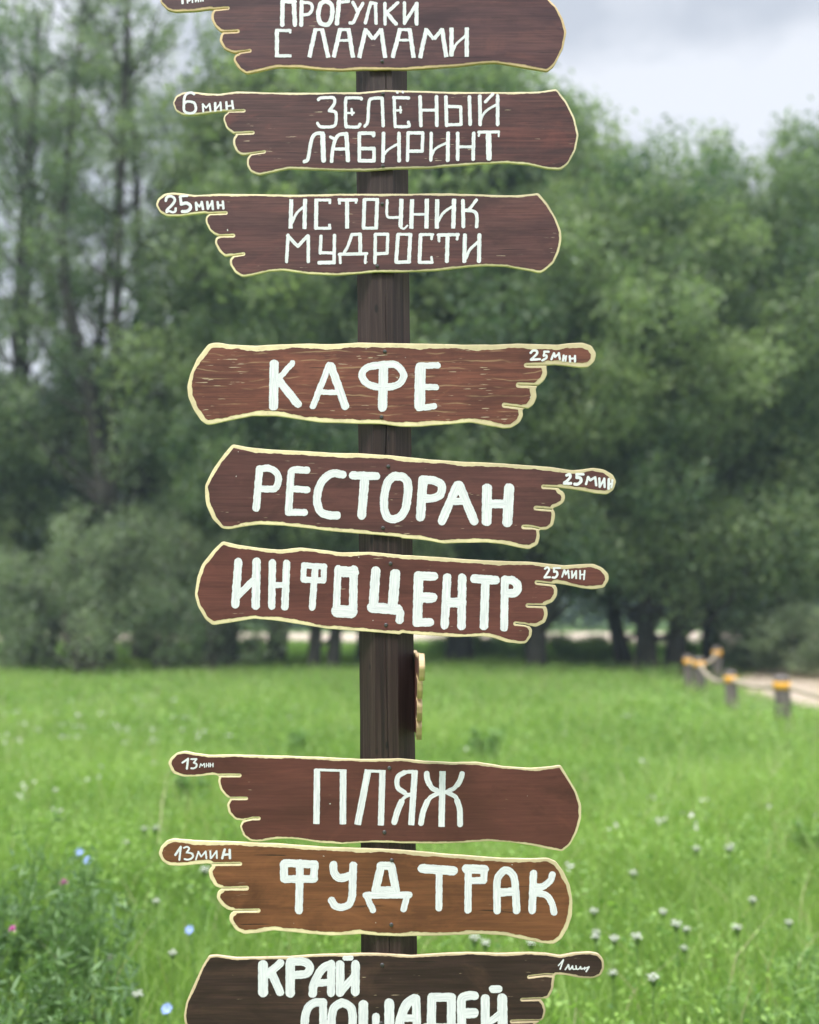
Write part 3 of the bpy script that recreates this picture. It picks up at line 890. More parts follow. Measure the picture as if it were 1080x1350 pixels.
ls.new(g, bp.inputs['Height']); ls.new(bp.outputs[0], b.inputs['Normal'])
POST = m
post = empty('sign_post', (0, 0, 0))
tag(post, 'tall dark brown timber post behind the direction boards', 'post')
W2, CH = 0.0515, 0.030
sec = [(-W2 + CH, -W2), (W2 - CH, -W2), (W2, -W2 + CH), (W2, W2 - CH), (W2 - CH, W2), (-W2 + CH, W2), (-W2, W2 - CH), (-W2, -W2 + CH)]
crack_n = 46
Vp, Fp = [], []
# section walked with a narrow drying crack down the front face
rng = random.Random(5)
for i in range(crack_n + 1):
    z = -0.3 + 3.25 * i / crack_n
    xk = 0.004 * math.sin(z * 3.1) + 0.0025 * math.sin(z * 9.7 + 1) + 0.003
    wd = max(0.0, 0.0011 * math.sin(z * 2.3 + 0.6)) + 0.0002
    ring = [(-W2 + CH, -W2), (xk - wd, -W2), (xk, -W2 + 0.012), (xk + wd, -W2), (W2 - CH, -W2)] + sec[2:]
    for (x, y) in ring:
        Vp.append((x + 0.0006 * rng.uniform(-1, 1), y, z))
nr = 11
for i in range(crack_n):
    for k in range(nr):
        a, b_ = i * nr + k, i * nr + (k + 1) % nr
        Fp.append((a, b_, b_ + nr, a + nr))
Fp.append(tuple(range(nr))[::-1]); Fp.append(tuple(crack_n * nr + k for k in range(nr)))
beam = mesh_obj('beam', Vp, Fp, POST, post)
xb = on_plane(513, 1290, YB + TH)
PX, PY = xb[0], YB + TH + W2 + 0.0015
lean = math.atan((on_plane(502.5, 100, YB)[0] - on_plane(512.5, 1250, YB)[0]) / (on_plane(502.5, 100, YB)[2] - on_plane(512.5, 1250, YB)[2]))
zb = on_plane(512.5, 1250, YB)[2]
post.location = (on_plane(512.5, 1250, YB)[0] - math.tan(lean) * zb, PY, 0)
post.rotation_euler = (0, lean, 0)

# ------------------------------------------------------------------ ground, path, sand
rs = np.random.RandomState(7)
m, ns, ls, b = new_mat('meadow_soil')
t = ns.new('ShaderNodeTexCoord').outputs['Object']
a1 = noise(ns, ls, t, 0.35, 6, 0.6)
a2 = noise(ns, ls, t, 6, 5, 0.7)
c = mixc(ns, ls, ramp(ns, ls, a1, 0.35, 0.65), (0.135, 0.235, 0.038), (0.24, 0.37, 0.07))
c = mixc(ns, ls, ramp(ns, ls, a2, 0.35, 0.7), (0.05, 0.11, 0.02), c)
ls.new(c, b.inputs['Base Color']); b.inputs['Roughness'].default_value = 0.95
GROUND = m
me = mesh_obj('meadow_ground', [(-400, -60, 0), (400, -60, 0), (400, 700, 0), (-400, 700, 0)], [(0, 1, 2, 3)], GROUND)
tag(me, kind='structure')
SAND = simple('pale_sand', (0.45, 0.355, 0.28), 0.95, 0.2, 1.2)


def ribbon(name, centre, widths, z, mat):
    V, F = [], []
    c = catmull([(a, b_) for a, b_ in centre], 8)
    w = np.interp(np.linspace(0, 1, len(c)), np.linspace(0, 1, len(widths)), widths)
    for i, p in enumerate(c):
        d = (c[min(i + 1, len(c) - 1)] - c[max(i - 1, 0)])
        d = d / np.hypot(*d)
        n_ = np.array((-d[1], d[0]))
        k = w[i] / 2 * (1 + 0.06 * math.sin(i * 1.7))
        V += [(*(p + n_ * k), z), (*(p - n_ * k), z)]
        if i: F.append((2 * i - 2, 2 * i - 1, 2 * i + 1, 2 * i))
    o = mesh_obj(name, V, F, mat)
    return tag(o, kind='structure')


PATH_C = [(26, 8.5), (16, 10.6), (9.6, 13.0), (7.7, 15.6), (8.3, 19.5), (11, 25), (13, 33), (12, 44)]
ribbon('sandy_path', PATH_C, [2.6, 2.6, 2.8, 2.6, 2.4, 2.4], 0.012, SAND)
ribbon('sand_track', [(-60, 44), (-25, 47), (0, 48), (25, 49), (70, 50)], [12, 15, 17, 17, 16], 0.008, SAND)


# ------------------------------------------------------------------ grass
def blades(n, ylo, yhi, hmin, hmax, wid, seed, xs=0.62, pad=1.0, power=1.0):
    r = np.random.RandomState(seed)
    # area-uniform in a widening field
    y = np.sqrt(r.uniform(ylo ** 2, yhi ** 2, n)) if power == 1.0 else r.uniform(ylo, yhi, n)
    x = r.uniform(-1, 1, n) * (xs * y + pad)
    # tufts
    x += 0.05 * r.randn(n); y += 0.05 * r.randn(n)
    patch = (np.sin(x * 1.3 + 2 * np.sin(y * 0.7)) + np.sin(y * 1.1 + 1.7 * np.sin(x * 0.9 + 1)) + np.sin((x - y) * 2.3)) / 3
    keep = r.uniform(0, 1, n) < 0.75 + 0.25 * patch
    x, y, patch = x[keep], y[keep], patch[keep]
    n = len(x)
    h = r.uniform(hmin, hmax, n) * (1 + 0.25 * patch) * np.where(r.uniform(0, 1, n) < 0.08, 1.5, 1.0)
    an = r.uniform(0, 2 * np.pi, n)
    w = wid * r.uniform(0.6, 1.4, n)
    le = h * r.uniform(0.15, 1.0, n)
    la = r.uniform(0, 2 * np.pi, n)
    cx, sx = np.cos(an), np.sin(an)
    lx, ly = np.cos(la) * le, np.sin(la) * le
    z0 = np.zeros(n)
    b0 = np.stack([x - cx * w, y - sx * w, z0 - 0.01], 1); b1 = np.stack([x + cx * w, y + sx * w, z0 - 0.01], 1)
    m0 = np.stack([x - cx * w * .8 + lx * .3, y - sx * w * .8 + ly * .3, h * .6], 1)
    m1 = np.stack([x + cx * w * .8 + lx * .3, y + sx * w * .8 + ly * .3, h * .6], 1)
    tp = np.stack([x + lx, y + ly, h * 0.98], 1)
    V = np.stack([b0, b1, m1, m0, tp], 1).reshape(-1, 3)
    idx = np.arange(n)[:, None] * 5
    loops = np.concatenate([idx + np.array([[0, 1, 2, 3]]), idx + np.array([[3, 2, 4]])], 1).ravel()
    starts = (np.arange(n)[:, None] * 7 + np.array([[0, 4]])).ravel()
    tot = np.tile([4, 3], n)
    tone = np.clip(0.45 + 0.28 * patch + 0.22 * r.randn(n), 0, 1)
    return V, loops, starts, tot, np.repeat(tone, 5)


GRASS = leaf_material('meadow_grass_blades', (0.125, 0.228, 0.042), (0.37, 0.515, 0.125), 0.40, 0.55)
parts = [blades(85000, 1.2, 5.5, 0.08, 0.30, 0.0026, 1), blades(120000, 5.0, 11.0, 0.08, 0.32, 0.0042, 2),
         blades(140000, 10.5, 24.0, 0.12, 0.30, 0.0085, 3), blades(60000, 23, 40.0, 0.12, 0.28, 0.018, 4)]
Vs, Ls, Ss, Ts, Tn = [], [], [], [], []
vo = lo = 0
pc = np.array(catmull(PATH_C, 8))
for V, L, S, Tt, tn in parts:
    # leave the sandy path bare
    Vs.append(V); Ls.append(L + vo); Ss.append(S + lo); Ts.append(Tt); Tn.append(tn)
    vo += len(V); lo += len(L)
V = np.concatenate(Vs)
base = V.reshape(-1, 5, 3)
c0 = base[:, 0, :2]
dist = np.full(len(c0), 1e9)
for p in pc:
    dist = np.minimum(dist, np.hypot(c0[:, 0] - p[0], c0[:, 1] - p[1]))
bare = (dist < 1.2) | (c0[:, 1] > 40.2)
base[:, :, 2] *= np.clip((dist - 1.0) / 5.0, 0.2, 1.0)[:, None]     # worn short beside the path
base[bare] = base[bare][:, :1, :] - np.array([0, 0, 0.05])      # collapse under the ground
gm = np_mesh('meadow_grass', base.reshape(-1, 3), np.concatenate(Ls), np.concatenate(Ss), np.concatenate(Ts), GRASS, np.concatenate(Tn))
tag(link_mesh('meadow_grass', gm), kind='stuff')


# low broad leaves and clover between the blades, and a thin scatter of dry stalks
def herbs(name, n, ylo, yhi, zlo, zhi, L, W, mat, seed):
    r = np.random.RandomState(seed)
    y = np.sqrt(r.uniform(ylo ** 2, yhi ** 2, n)); x = r.uniform(-1, 1, n) * (0.6 * y + 0.8)
    pt = (np.sin(x * 2.1 + 1.3 * np.sin(y * 1.9)) + np.sin(y * 2.7 + 1.1 * np.sin(x * 1.7 + 2)) + np.sin((x + y) * 3.9)) / 3
    k = r.uniform(0, 1, n) < 0.45 + 0.55 * pt
    x, y, pt = x[k], y[k], pt[k]
    C = np.stack([x, y, r.uniform(zlo, zhi, len(x))], 1)
    d = np.full(len(C), 1e9)
    for p in pc: d = np.minimum(d, np.hypot(C[:, 0] - p[0], C[:, 1] - p[1]))
    ok = d > 2.6
    Q = leaf_quads(C[ok], r, L, W, 0.0)
    o = link_mesh(name, quads_mesh(name, Q, mat, np.clip(0.5 + 0.3 * pt[ok] + 0.25 * r.randn(ok.sum()), 0, 1)))
    return tag(o, kind='stuff')


def leaf_quads(C, r, L, W, droop=0.0):
    n = len(C)
    a = r.randn(n, 3); a[:, 2] -= droop; a /= np.linalg.norm(a, axis=1)[:, None]
    q = r.randn(n, 3)
    bb = np.cross(a, q); bb /= np.linalg.norm(bb, axis=1)[:, None] + 1e-9
    l = L * r.uniform(.6, 1.35, n)[:, None]; w = W * r.uniform(.6, 1.35, n)[:, None]
    return np.stack([C - a * l / 2, C + bb * w / 2, C + a * l / 2, C - bb * w / 2], 1)


HERB = leaf_material('meadow_herb_leaves', (0.085, 0.19, 0.032), (0.34, 0.51, 0.115), 0.4)
DRY = leaf_material('dry_stalks', (0.30, 0.26, 0.13), (0.55, 0.50, 0.30), 0.3)
herbs('meadow_herbs', 110000, 1.5, 9.0, 0.08, 0.30, 0.032, 0.018, HERB, 61)
herbs('distant_meadow_herbs', 70000, 8.5, 22.0, 0.12, 0.30, 0.06, 0.03, HERB, 62)
V, L, S, Tt, tn = blades(9000, 2.0, 20.0, 0.25, 0.46, 0.0022, 63)
tag(link_mesh('dry_stalks', np_mesh('dry_stalks', V, L, S, Tt, DRY, tn)), kind='stuff')


# ------------------------------------------------------------------ trees
def leaf_quads(C, r, L, W, droop=0.0):
    n = len(C)
    a = r.randn(n, 3); a[:, 2] -= droop; a /= np.linalg.norm(a, axis=1)[:, None]
    q = r.randn(n, 3)
    bb = np.cross(a, q); bb /= np.linalg.norm(bb, axis=1)[:, None] + 1e-9
    l = L * r.uniform(.6, 1.35, n)[:, None]; w = W * r.uniform(.6, 1.35, n)[:, None]
    return np.stack([C - a * l / 2, C + bb * w / 2, C + a * l / 2, C - bb * w / 2], 1)


def crown_leaves(blobs, r, L, W, subs, squash=0.8, droop=0.3, sg=0.20):
    Cs, To = [], []
    for (c, rad, nl, tone) in blobs:
        k = subs
        d = r.randn(k, 3); d /= np.linalg.norm(d, axis=1)[:, None]
        sc = d * (rad * r.uniform(0.35, 1.0, k) ** 0.6)[:, None] * np.array([1, 1, squash])
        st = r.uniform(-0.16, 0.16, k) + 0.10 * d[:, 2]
        ch = r.randint(0, k, nl)
        p = c + sc[ch] + r.randn(nl, 3) * rad * sg
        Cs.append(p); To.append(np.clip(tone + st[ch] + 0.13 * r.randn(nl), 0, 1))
    C = np.concatenate(Cs); To = np.concatenate(To)
    ok = C[:, 2] > 0.15
    return leaf_quads(C[ok], r, L, W, droop), To[ok]


def limb(tb, r, a, b_, r0, r1, wig=0.06, n=6, up=0.15, sides=6):
    a = np.array(a, float); b_ = np.array(b_, float)
    L = np.linalg.norm(b_ - a)
    P, Rr = [], []
    for i in range(n + 1):
        t = i / n
        p = a * (1 - t) + b_ * t
        p = p + np.array([0, 0, -up * L * math.sin(math.pi * t) * 0.7]) + (r.randn(3) * wig * L * 0.35 if 0 < i < n else 0)
        P.append(tuple(p)); Rr.append(r0 * (1 - t) + r1 * t)
    tb.add(P, Rr, sides, cap=False)


def make_tree(label, group, name, loc, seed, H, rad, zlow, nblob, blob_r, nleaf, leaf, mat, bark, trunk_r, trunks, subs=26, prof='broad', squash=0.8, droop=0.3, sg=0.20):
    """trunks: list of polylines in local coordinates"""
    r = np.random.RandomState(seed)
    root = empty(name, loc)
    tag(root, label, 'tree', group)
    tb = Tubes()
    trs = []
    for tp in trunks:
        c = [np.array(p) for p in tp]
        cc = catmull(c, 5)
        n = len(cc)
        zt = cc[-1][2]
        tb.add([tuple(p) for p in cc], [max(trunk_r * (1.25 if i == 0 else 1 - 0.82 * i / (n - 1)), 0.02) for i in range(n)], 9)
        trs.append(np.array(cc))
    blobs = []
    for i in range(nblob):
        t = (i + r.uniform(0.1, 0.9)) / nblob
        z = zlow + (H - zlow) * t ** 0.92
        if prof == 'broad':
            pr = math.sqrt(max(0.0, 1 - (2 * t - 0.72) ** 2 / 1.66)) if t > 0.36 else 0.72 + 0.28 * t / 0.36
        elif prof == 'column':
            pr = 0.55 + 0.45 * math.sin(math.pi * min(1, 0.12 + t * 0.85))
        else:
            pr = math.sqrt(max(0.02, 1 - t ** 2.2))
        an = i * 2.39996 + r.uniform(-0.5, 0.5)
        tr = trs[i % len(trs)]
        k = int(np.argmin(abs(tr[:, 2] - z)))
        cx_, cy_ = tr[k, 0], tr[k, 1]
        rr_ = rad * pr * math.sqrt(r.uniform(0.12, 1.0))
        c = np.array([cx_ + math.cos(an) * rr_, cy_ + math.sin(an) * rr_, z])
        br = blob_r * r.uniform(0.65, 1.25) * (0.75 if t > 0.88 else 1)
        blobs.append((c, br, int(nleaf * (br / blob_r) ** 2), r.uniform(0.18, 0.72)))
        za = max(0.25 * z, z - 0.9 * rr_ - 0.6)
        ka = int(np.argmin(abs(tr[:, 2] - za)))
        limb(tb, r, tr[ka], c, max(0.018, trunk_r * 0.30 * (1 - 0.6 * t)), 0.012, sides=5)
        for q in range(4):
            d = r.randn(3); d[2] = abs(d[2]) * 0.6
            limb(tb, r, c, c + d / np.linalg.norm(d) * br * 0.9, 0.012, 0.004, n=3, sides=4)
    Q, tone = crown_leaves(blobs, r, leaf[0], leaf[1], subs, squash, droop, sg)
    tb.build('trunk', bark, root)
    link_mesh('crown', quads_mesh('crown', Q, mat, tone), root)
    return root


def copy_tree(src, loc, rz, sc, label, group=None):
    o = src.copy(); col.objects.link(o)
    o.location = loc; o.rotation_euler = (0, 0, rz); o.scale = (sc, sc, sc)
    o['label'] = label
    if group: o['group'] = group
    for ch in list(src.children):
        k = ch.copy(); col.objects.link(k); k.parent = o
        for g_ in ch.children:
            d = g_.copy(); col.objects.link(d); d.parent = k
    return o


WILLOW = leaf_material('willow_leaves', (0.052, 0.106, 0.056), (0.335, 0.405, 0.190), 0.46)
POPLAR = leaf_material('poplar_leaves', (0.060, 0.108, 0.064), (0.310, 0.375, 0.210), 0.46)
SHRUB = leaf_material('olive_shrub_leaves', (0.09, 0.14, 0.065), (0.36, 0.42, 0.26), 0.4)
UNDER = leaf_material('undergrowth_leaves', (0.09, 0.19, 0.035), (0.32, 0.48, 0.12), 0.4)
FAR = leaf_material('far_wood_leaves', (0.025, 0.052, 0.026), (0.06, 0.10, 0.05), 0.25)


def gx(px, Y):
    return (px - 540) / FPX * Y


# right hand willows
GR = 'bushy willows beyond the meadow'
wa = make_tree('bushy willow whose dark twin trunks stand left of the fence', GR, 'willow_tree', (gx(868, 23), 23, 0), 11, 13.2, 3.7, 2.0, 58, 1.25, 1500, (0.17, 0.075), WILLOW, BARK, 0.30,
               [[(-0.35, 0, -0.1), (-0.4, 0, 2), (-0.7, 0, 6), (-0.9, 0.2, 11)], [(0.3, 0, -0.1), (0.5, 0, 1.5), (1.0, 0.1, 5), (1.4, 0, 10)]])
wb = make_tree('bushy willow directly right of the sign post fingers with a single dark trunk', GR, 'willow_tree', (gx(706, 22.4), 22.4, 0), 12, 11.6, 2.9, 2.4, 48, 1.15, 1500, (0.17, 0.075), WILLOW, BARK, 0.27,
               [[(0, 0, -0.1), (0.05, 0, 2.5), (-0.15, 0, 6), (0.2, 0, 10)]])
wc = make_tree('bushy willow on a slanting trunk between the two nearer willows', GR, 'willow_tree', (gx(822, 24.5), 24.5, 0), 13, 13.8, 3.2, 2.6, 52, 1.2, 1500, (0.17, 0.075), WILLOW, BARK, 0.25,
               [[(0, 0, -0.1), (-0.35, 0, 2.0), (-0.5, 0, 6), (-0.2, 0, 12)]])
copy_tree(wa, (gx(1010, 25.2), 25.2, 0), 2.1, 1.06, 'bushy willow rising behind the roped fence near the right edge')
copy_tree(wc, (gx(1130, 24.5), 24.5, 0), 4.0, 1.04, 'bushy willow at the right edge of the picture, partly out of frame')
copy_tree(wb, (gx(605, 24.8), 24.8, 0), 1.2, 1.46, 'bushy willow behind the post, to the right of it')
copy_tree(wc, (gx(705, 25.6), 25.6, 0), 5.1, 1.17, 'bushy willow whose top shows just below the topmost boards at their right end')
copy_tree(wb, (gx(935, 26), 26, 0), 3.3, 1.04, 'bushy willow set furthest back above the fence')
# middle trees behind the post
GM = 'leafy trees behind the post'
ma = make_tree('leafy tree with two thin dark trunks left of the post', GM, 'leafy_tree', (gx(425, 22.2), 22.2, 0), 21, 9.3, 2.3, 2.2, 40, 1.05, 1150, (0.15, 0.07), WILLOW, BARK, 0.19,
               [[(-0.2, 0, -0.1), (-0.15, 0, 1.8), (-0.5, 0, 5), (-0.7, 0, 8)], [(0.25, 0, -0.1), (0.4, 0, 1.8), (0.6, 0, 5), (0.9, 0, 8)]])
copy_tree(wc, (gx(362, 25.5), 25.5, 0), 2.6, 1.30, 'leafy tree on a leaning trunk, further back left of the post')
copy_tree(wb, (gx(490, 25.8), 25.8, 0), 4.4, 1.55, 'leafy tree hidden for the most part by the post')
copy_tree(ma, (gx(300, 23.5), 23.5, 0), 1.1, 0.92, 'leafy tree standing just right of the olive shrubs')
# tall sparse poplars on the left
GP = 'tall sparse poplars at the left'
pa = make_tree('tall sparse poplar with an upright dark trunk, second from the left', GP, 'poplar_tree', (gx(142, 23), 23, 0), 31, 21, 2.5, 4.2, 70, 0.80, 330, (0.14, 0.07), POPLAR, BARK, 0.27,
               [[(0, 0, -0.1), (0.05, 0, 4), (0.0, 0, 10), (0.05, 0, 20)], [(0, 0, 4.0), (-0.6, 0, 7), (-1.5, 0.1, 11), (-1.2, 0, 17)]], subs=12, prof='column')
pb = make_tree('tall sparse poplar with forking trunk, nearest to the sign fingers', GP, 'poplar_tree', (gx(190, 24.5), 24.5, 0), 32, 19, 2.2, 4.0, 56, 0.80, 330, (0.14, 0.07), POPLAR, BARK, 0.25,
               [[(0, 0, -0.1), (-0.1, 0, 4), (-0.3, 0, 10), (-0.9, 0, 18)], [(0, 0, 4.5), (0.5, 0, 7.5), (1.2, 0.1, 11), (1.9, 0, 15)]], subs=12, prof='column')
copy_tree(pa, (gx(20, 25), 25, 0), 1.9, 0.95, 'tall sparse poplar at the left edge of the picture')
copy_tree(pb, (gx(108, 27), 27, 0), 3.5, 1.0, 'tall sparse poplar standing behind the upright one')
copy_tree(pb, (gx(265, 33), 33, 0), 0.6, 1.0, 'tall sparse poplar furthest back, seen above the top finger signs')
copy_tree(ma, (gx(60, 27), 27, 0), 0.4, 0.85, 'leafy tree low behind the poplars at the left', 'leafy trees behind the post')
copy_tree(ma, (gx(-40, 24), 24, 0), 5.2, 0.8, 'leafy tree cut by the left edge of the picture', 'leafy trees behind the post')
copy_tree(ma, (gx(215, 26.5), 26.5, 0), 3.0, 0.82, 'leafy tree low behind the poplar nearest the sign', 'leafy trees behind the post')
# olive shrubs in front of them
GS = 'olive shrubs at the far edge of the meadow'


def stems(n, h, sp, seed):
    r = random.Random(seed)
    return [[(r.uniform(-.5, .5) * sp, r.uniform(-.3, .3), -0.05), (r.uniform(-.7, .7) * sp, r.uniform(-.3, .3), h * 0.4), (r.uniform(-1, 1) * sp, r.uniform(-.4, .4), h * 0.85)] for _ in range(n)]


sa = make_tree('widest olive shrub with silvery young tips and bare dark stems, below the poplars', GS, 'olive_shrub', (gx(125, 20.6), 20.6, 0), 41, 3.6, 1.25, 0.75, 46, 0.46, 300, (0.10, 0.045), SHRUB, BARK2, 0.035,
               stems(13, 3.4, 0.9, 1), subs=9, prof='dome', squash=1.2, sg=0.36)
sb = make_tree('olive shrub at the left end of its row, next to the picture edge', GS, 'olive_shrub', (gx(30, 20.9), 20.9, 0), 42, 2.7, 1.1, 0.4, 34, 0.40, 300, (0.10, 0.045), SHRUB, BARK2, 0.035,
               stems(10, 2.5, 0.8, 2), subs=9, prof='dome', squash=1.2, sg=0.36)
copy_tree(sa, (gx(215, 20.9), 20.9, 0), 2.2, 0.94, 'olive shrub in the middle of its row, right of the widest one')
copy_tree(sb, (gx(282, 21.2), 21.2, 0), 1.2, 1.1, 'olive shrub at the right end of its row, near the leaning trunk')
for o in list(col.objects):
    if o.name.startswith('olive_shrub'): o['category'] = 'shrub'
# bush by the path behind the fence
fb = make_tree('low green bush between the roped fence and the sandy path', 'low bushes by the path', 'path_bush', (gx(1052, 21.5), 21.5, 0), 51, 1.55, 1.2, 0.2, 24, 0.42, 520, (0.09, 0.04), SHRUB, BARK2, 0.02,
               stems(6, 1.2, 0.8, 4), subs=14, prof='dome')
f2_ = copy_tree(fb, (gx(985, 23), 23, 0), 1.7, 0.8, 'smaller low bush behind the furthest rope span')
copy_tree(fb, (gx(1130, 20), 20, 0), 2.7, 0.95, 'low bush beside the path at the right edge of the picture')
for o in list(col.objects):
    if o.name.startswith('path_bush'): o['category'] = 'bush'

ub = make_tree('bright green undergrowth bush between the two willow trunks nearest the post', 'undergrowth bushes among the willow trunks', 'undergrowth_bush', (gx(760, 26), 26, 0), 52, 0.62, 1.1, 0.1, 20, 0.36, 420, (0.10, 0.045), UNDER, BARK2, 0.015,
               stems(6, 0.8, 0.9, 5), subs=10, prof='dome', sg=0.3)
copy_tree(ub, (gx(650, 27), 27, 0), 1.0, 1.0, 'bright green undergrowth bush right of the post, left of the single willow trunk')
copy_tree(ub, (gx(590, 28.5), 28.5, 0), 2.0, 0.8, 'bright green undergrowth bush close beside the edge on board')
copy_tree(ub, (gx(320, 27.5), 27.5, 0), 3.0, 0.85, 'bright green undergrowth bush at the left end of the pale sand strip')
copy_tree(ub, (gx(905, 28), 28, 0), 4.0, 0.8, 'bright green undergrowth bush right of the willow twin trunks')
for o in list(col.objects):
    if o.name.startswith('undergrowth_bush'): o['category'] = 'bush'

# far wood beyond the sand: one mass
r = np.random.RandomState(77)
bl = []
for i in range(150):
    x = -70 + 145 * (i + r.uniform()) / 150
    for z, rr in ((1.2, 2.2), (3.6, 2.3), (5.6 + r.uniform(-1, 1.2), 1.7)):
        bl.append((np.array([x + r.uniform(-1, 1), 66 + r.uniform(-4, 5), z]), rr * r.uniform(.8, 1.2), 330, r.uniform(.25, .7)))
Q, tone = crown_leaves(bl, r, 0.42, 0.24, 14)
tag(link_mesh('far_wood', quads_mesh('far_wood', Q, FAR, tone)), kind='stuff')

# ------------------------------------------------------------------ fence posts and rope
LOG = simple('weathered_log', (0.15, 0.125, 0.115), 0.85, 0.4, 8, ms=(4, 4, 0.7))
ORANGE = simple('orange_band', (0.75, 0.37, 0.03), 0.6, 0.12, 20)
ROPE = simple('tan_rope', (0.40, 0.33, 0.25), 0.9, 0.35, 60)


def fence_post(label, x, y, rad, h, tilt):
    root = empty('fence_post', (x, y, 0))
    tag(root, label, 'fence post', 'log posts of the roped fence')
    root.rotation_euler = (tilt, -tilt * 0.6, 0)
    t = Tubes()
    t.add([(0, 0, -0.2), (0.004, 0, 0.2), (-0.004, 0, h - 0.05), (0, 0, h - 0.012), (0, 0, h)], [rad * 1.03, rad, rad * 0.97, rad * 0.93, rad * 0.78], 16)
    t.build('log', LOG, root)
    t = Tubes()
    rb = rad * 1.08
    t.add([(0, 0, h * 0.72), (0, 0, h * 0.725), (0, 0, h * 0.875), (0, 0, h * 0.88)], [rb * 0.9, rb, rb, rb * 0.9], 18)
    t.build('orange_band', ORANGE, root)
    return Vector((x, y, h * 0.80))


FP = [('log post out of frame end of the rope', 6.6, 10.9, 0.11, 0.62, 0.0)]
x_, y_, _ = on_ground(1033, 955)
FP.append(('nearest log post with an orange band, closest to the right edge', x_, y_, 0.105, 0.66, 0.02))
x_, y_, _ = on_ground(965, 941)
FP.append(('second log post with an orange band, between the rope spans', x_, y_, 0.088, 0.64, -0.02))
x_, y_, _ = on_ground(923, 911)
FP.append(('log post third along the rope, right of the far left pair', x_, y_, 0.105, 0.64, 0.015))
x_, y_, _ = on_ground(908, 908)
FP.append(('leftmost log post of the roped fence, a paler grey one', x_, y_, 0.085, 0.66, 0.0))
FP.append(('furthest log post, behind the others where the rope turns right', gx(941, 20.5), 20.5, 0.10, 0.72, 0.0))
tops = [fence_post(*a) for a in FP[1:]]
far_post = Vector((gx(966, 21.5), 21.5, 0.55))


def rope(label, a, b_, sag, rad=0.036):
    t = Tubes()
    mid = []
    for i in range(17):
        k = i / 16
        p = a * (1 - k) + b_ * k
        p.z -= sag * 4 * k * (1 - k)
        mid.append(tuple(p))
    t.add(mid, [rad * (1 + 0.1 * math.sin(i * 2.1)) for i in range(17)], 8)
    o = t.build('fence_rope', ROPE)
    tag(o, label, 'rope', 'rope spans of the fence')


rope('tan rope running from the nearest log post out of the right edge', tops[0], Vector((6.9, 10.6, 0.42)), 0.14)
rope('tan rope sagging between the two nearest log posts', tops[1], tops[0], 0.06)
rope('tan rope sagging from the second log post back to the far left pair', tops[2], tops[1], 0.16)
rope('short tan rope joining the far left pair of log posts', tops[3], tops[2], 0.03)
rope('tan rope linking the furthest log post to the third one', tops[2], tops[4], 0.08)

# ------------------------------------------------------------------ meadow plants
STEM = leaf_material('weed_stem', (0.10, 0.19, 0.05), (0.15, 0.27, 0.08), 0.2)
WEED = leaf_material('weed_leaves', (0.075, 0.15, 0.05), (0.23, 0.36, 0.14), 0.4)
WEEDL = leaf_material('pale_weed_leaves', (0.13, 0.25, 0.06), (0.30, 0.45, 0.15), 0.4)
YARROW = simple('yarrow_white', (0.56, 0.56, 0.49), 0.8, 0.08, 90)
BLUE = simple('chicory_blue', (0.27, 0.37, 0.74), 0.7, 0.12, 90)
PINK = simple('thistle_pink', (0.62, 0.16, 0.42), 0.7, 0.2, 90)


def weed(label, group, loc, seed, h, spread, nst, nleaf, mat, size=(0.055, 0.012), name='weed_plant'):
    r = np.random.RandomState(seed)
    root = empty(name, loc)
    tag(root, label, 'plant', group)
    tb = Tubes()
    C = []
    for s in range(nst):
        a0 = np.array([r.uniform(-.25, .25) * spread, r.uniform(-.25, .25) * spread, -0.02])
        b0 = np.array([r.uniform(-1, 1) * spread, r.uniform(-1, 1) * spread, h * r.uniform(.6, 1.0)])
        limb(tb, r, a0, b0, 0.0042, 0.002, 0.05, 6, 0.1, 5)
        for q in range(7):
            t = r.uniform(.25, .95)
            p = a0 * (1 - t) + b0 * t
            d = np.array([r.uniform(-1, 1), r.uniform(-1, 1), r.uniform(.5, 1.2)])
            e = p + d / np.linalg.norm(d) * h * r.uniform(.10, .26)
            limb(tb, r, p, e, 0.0022, 0.0012, 0.06, 3, 0.08, 4)
            for _ in range(nleaf):
                k = r.uniform(0, 1)
                C.append(p * (1 - k) + e * k + r.randn(3) * 0.012)
        for _ in range(nleaf * 5):
            k = r.uniform(0.05, 1)
            C.append(a0 * (1 - k) + b0 * k + r.randn(3) * 0.02)
    st = tb.build('stem', STEM, root)
    a = st.data.attributes.new('tone', 'FLOAT', 'POINT')
    a.data.foreach_set('value', np.full(len(st.data.vertices), 0.5, np.float32))
    C = np.array(C)
    Q = leaf_quads(C, r, size[0], size[1], -0.3)
    link_mesh('foliage', quads_mesh('foliage', Q, mat, np.clip(0.45 + 0.25 * r.randn(len(Q)), 0, 1)), root)
    return root


GW = 'dark wiry weeds in the lower left'
w1 = weed('tallest dark wiry weed, rising at the left edge of the meadow', GW, (gx(32, 3.55) , 3.55, 0), 1, 0.80, 0.16, 9, 5, WEED)
w2 = weed('dark wiry weed leaning right, furthest to the right of its clump', GW, (gx(148, 3.5), 3.5, 0), 2, 0.68, 0.17, 10, 5, WEED)
w3 = weed('dark wiry weed in the lower left corner of the picture', GW, (gx(40, 3.1), 3.1, 0), 3, 0.52, 0.20, 12, 6, WEED)
w4 = weed('dark wiry weed low at the bottom edge, below the leaning one', GW, (gx(120, 3.15), 3.15, 0), 4, 0.46, 0.20, 12, 6, WEED)
copy_tree(w2, (gx(92, 3.75), 3.75, 0), 2.0, 0.98, 'dark wiry weed in the middle of its clump, under the pink flower')
copy_tree(w3, (gx(-20, 3.4), 3.4, 0), 1.0, 1.1, 'dark wiry weed cut off by the left edge of the picture')
GD = 'leafy weeds out in the meadow'
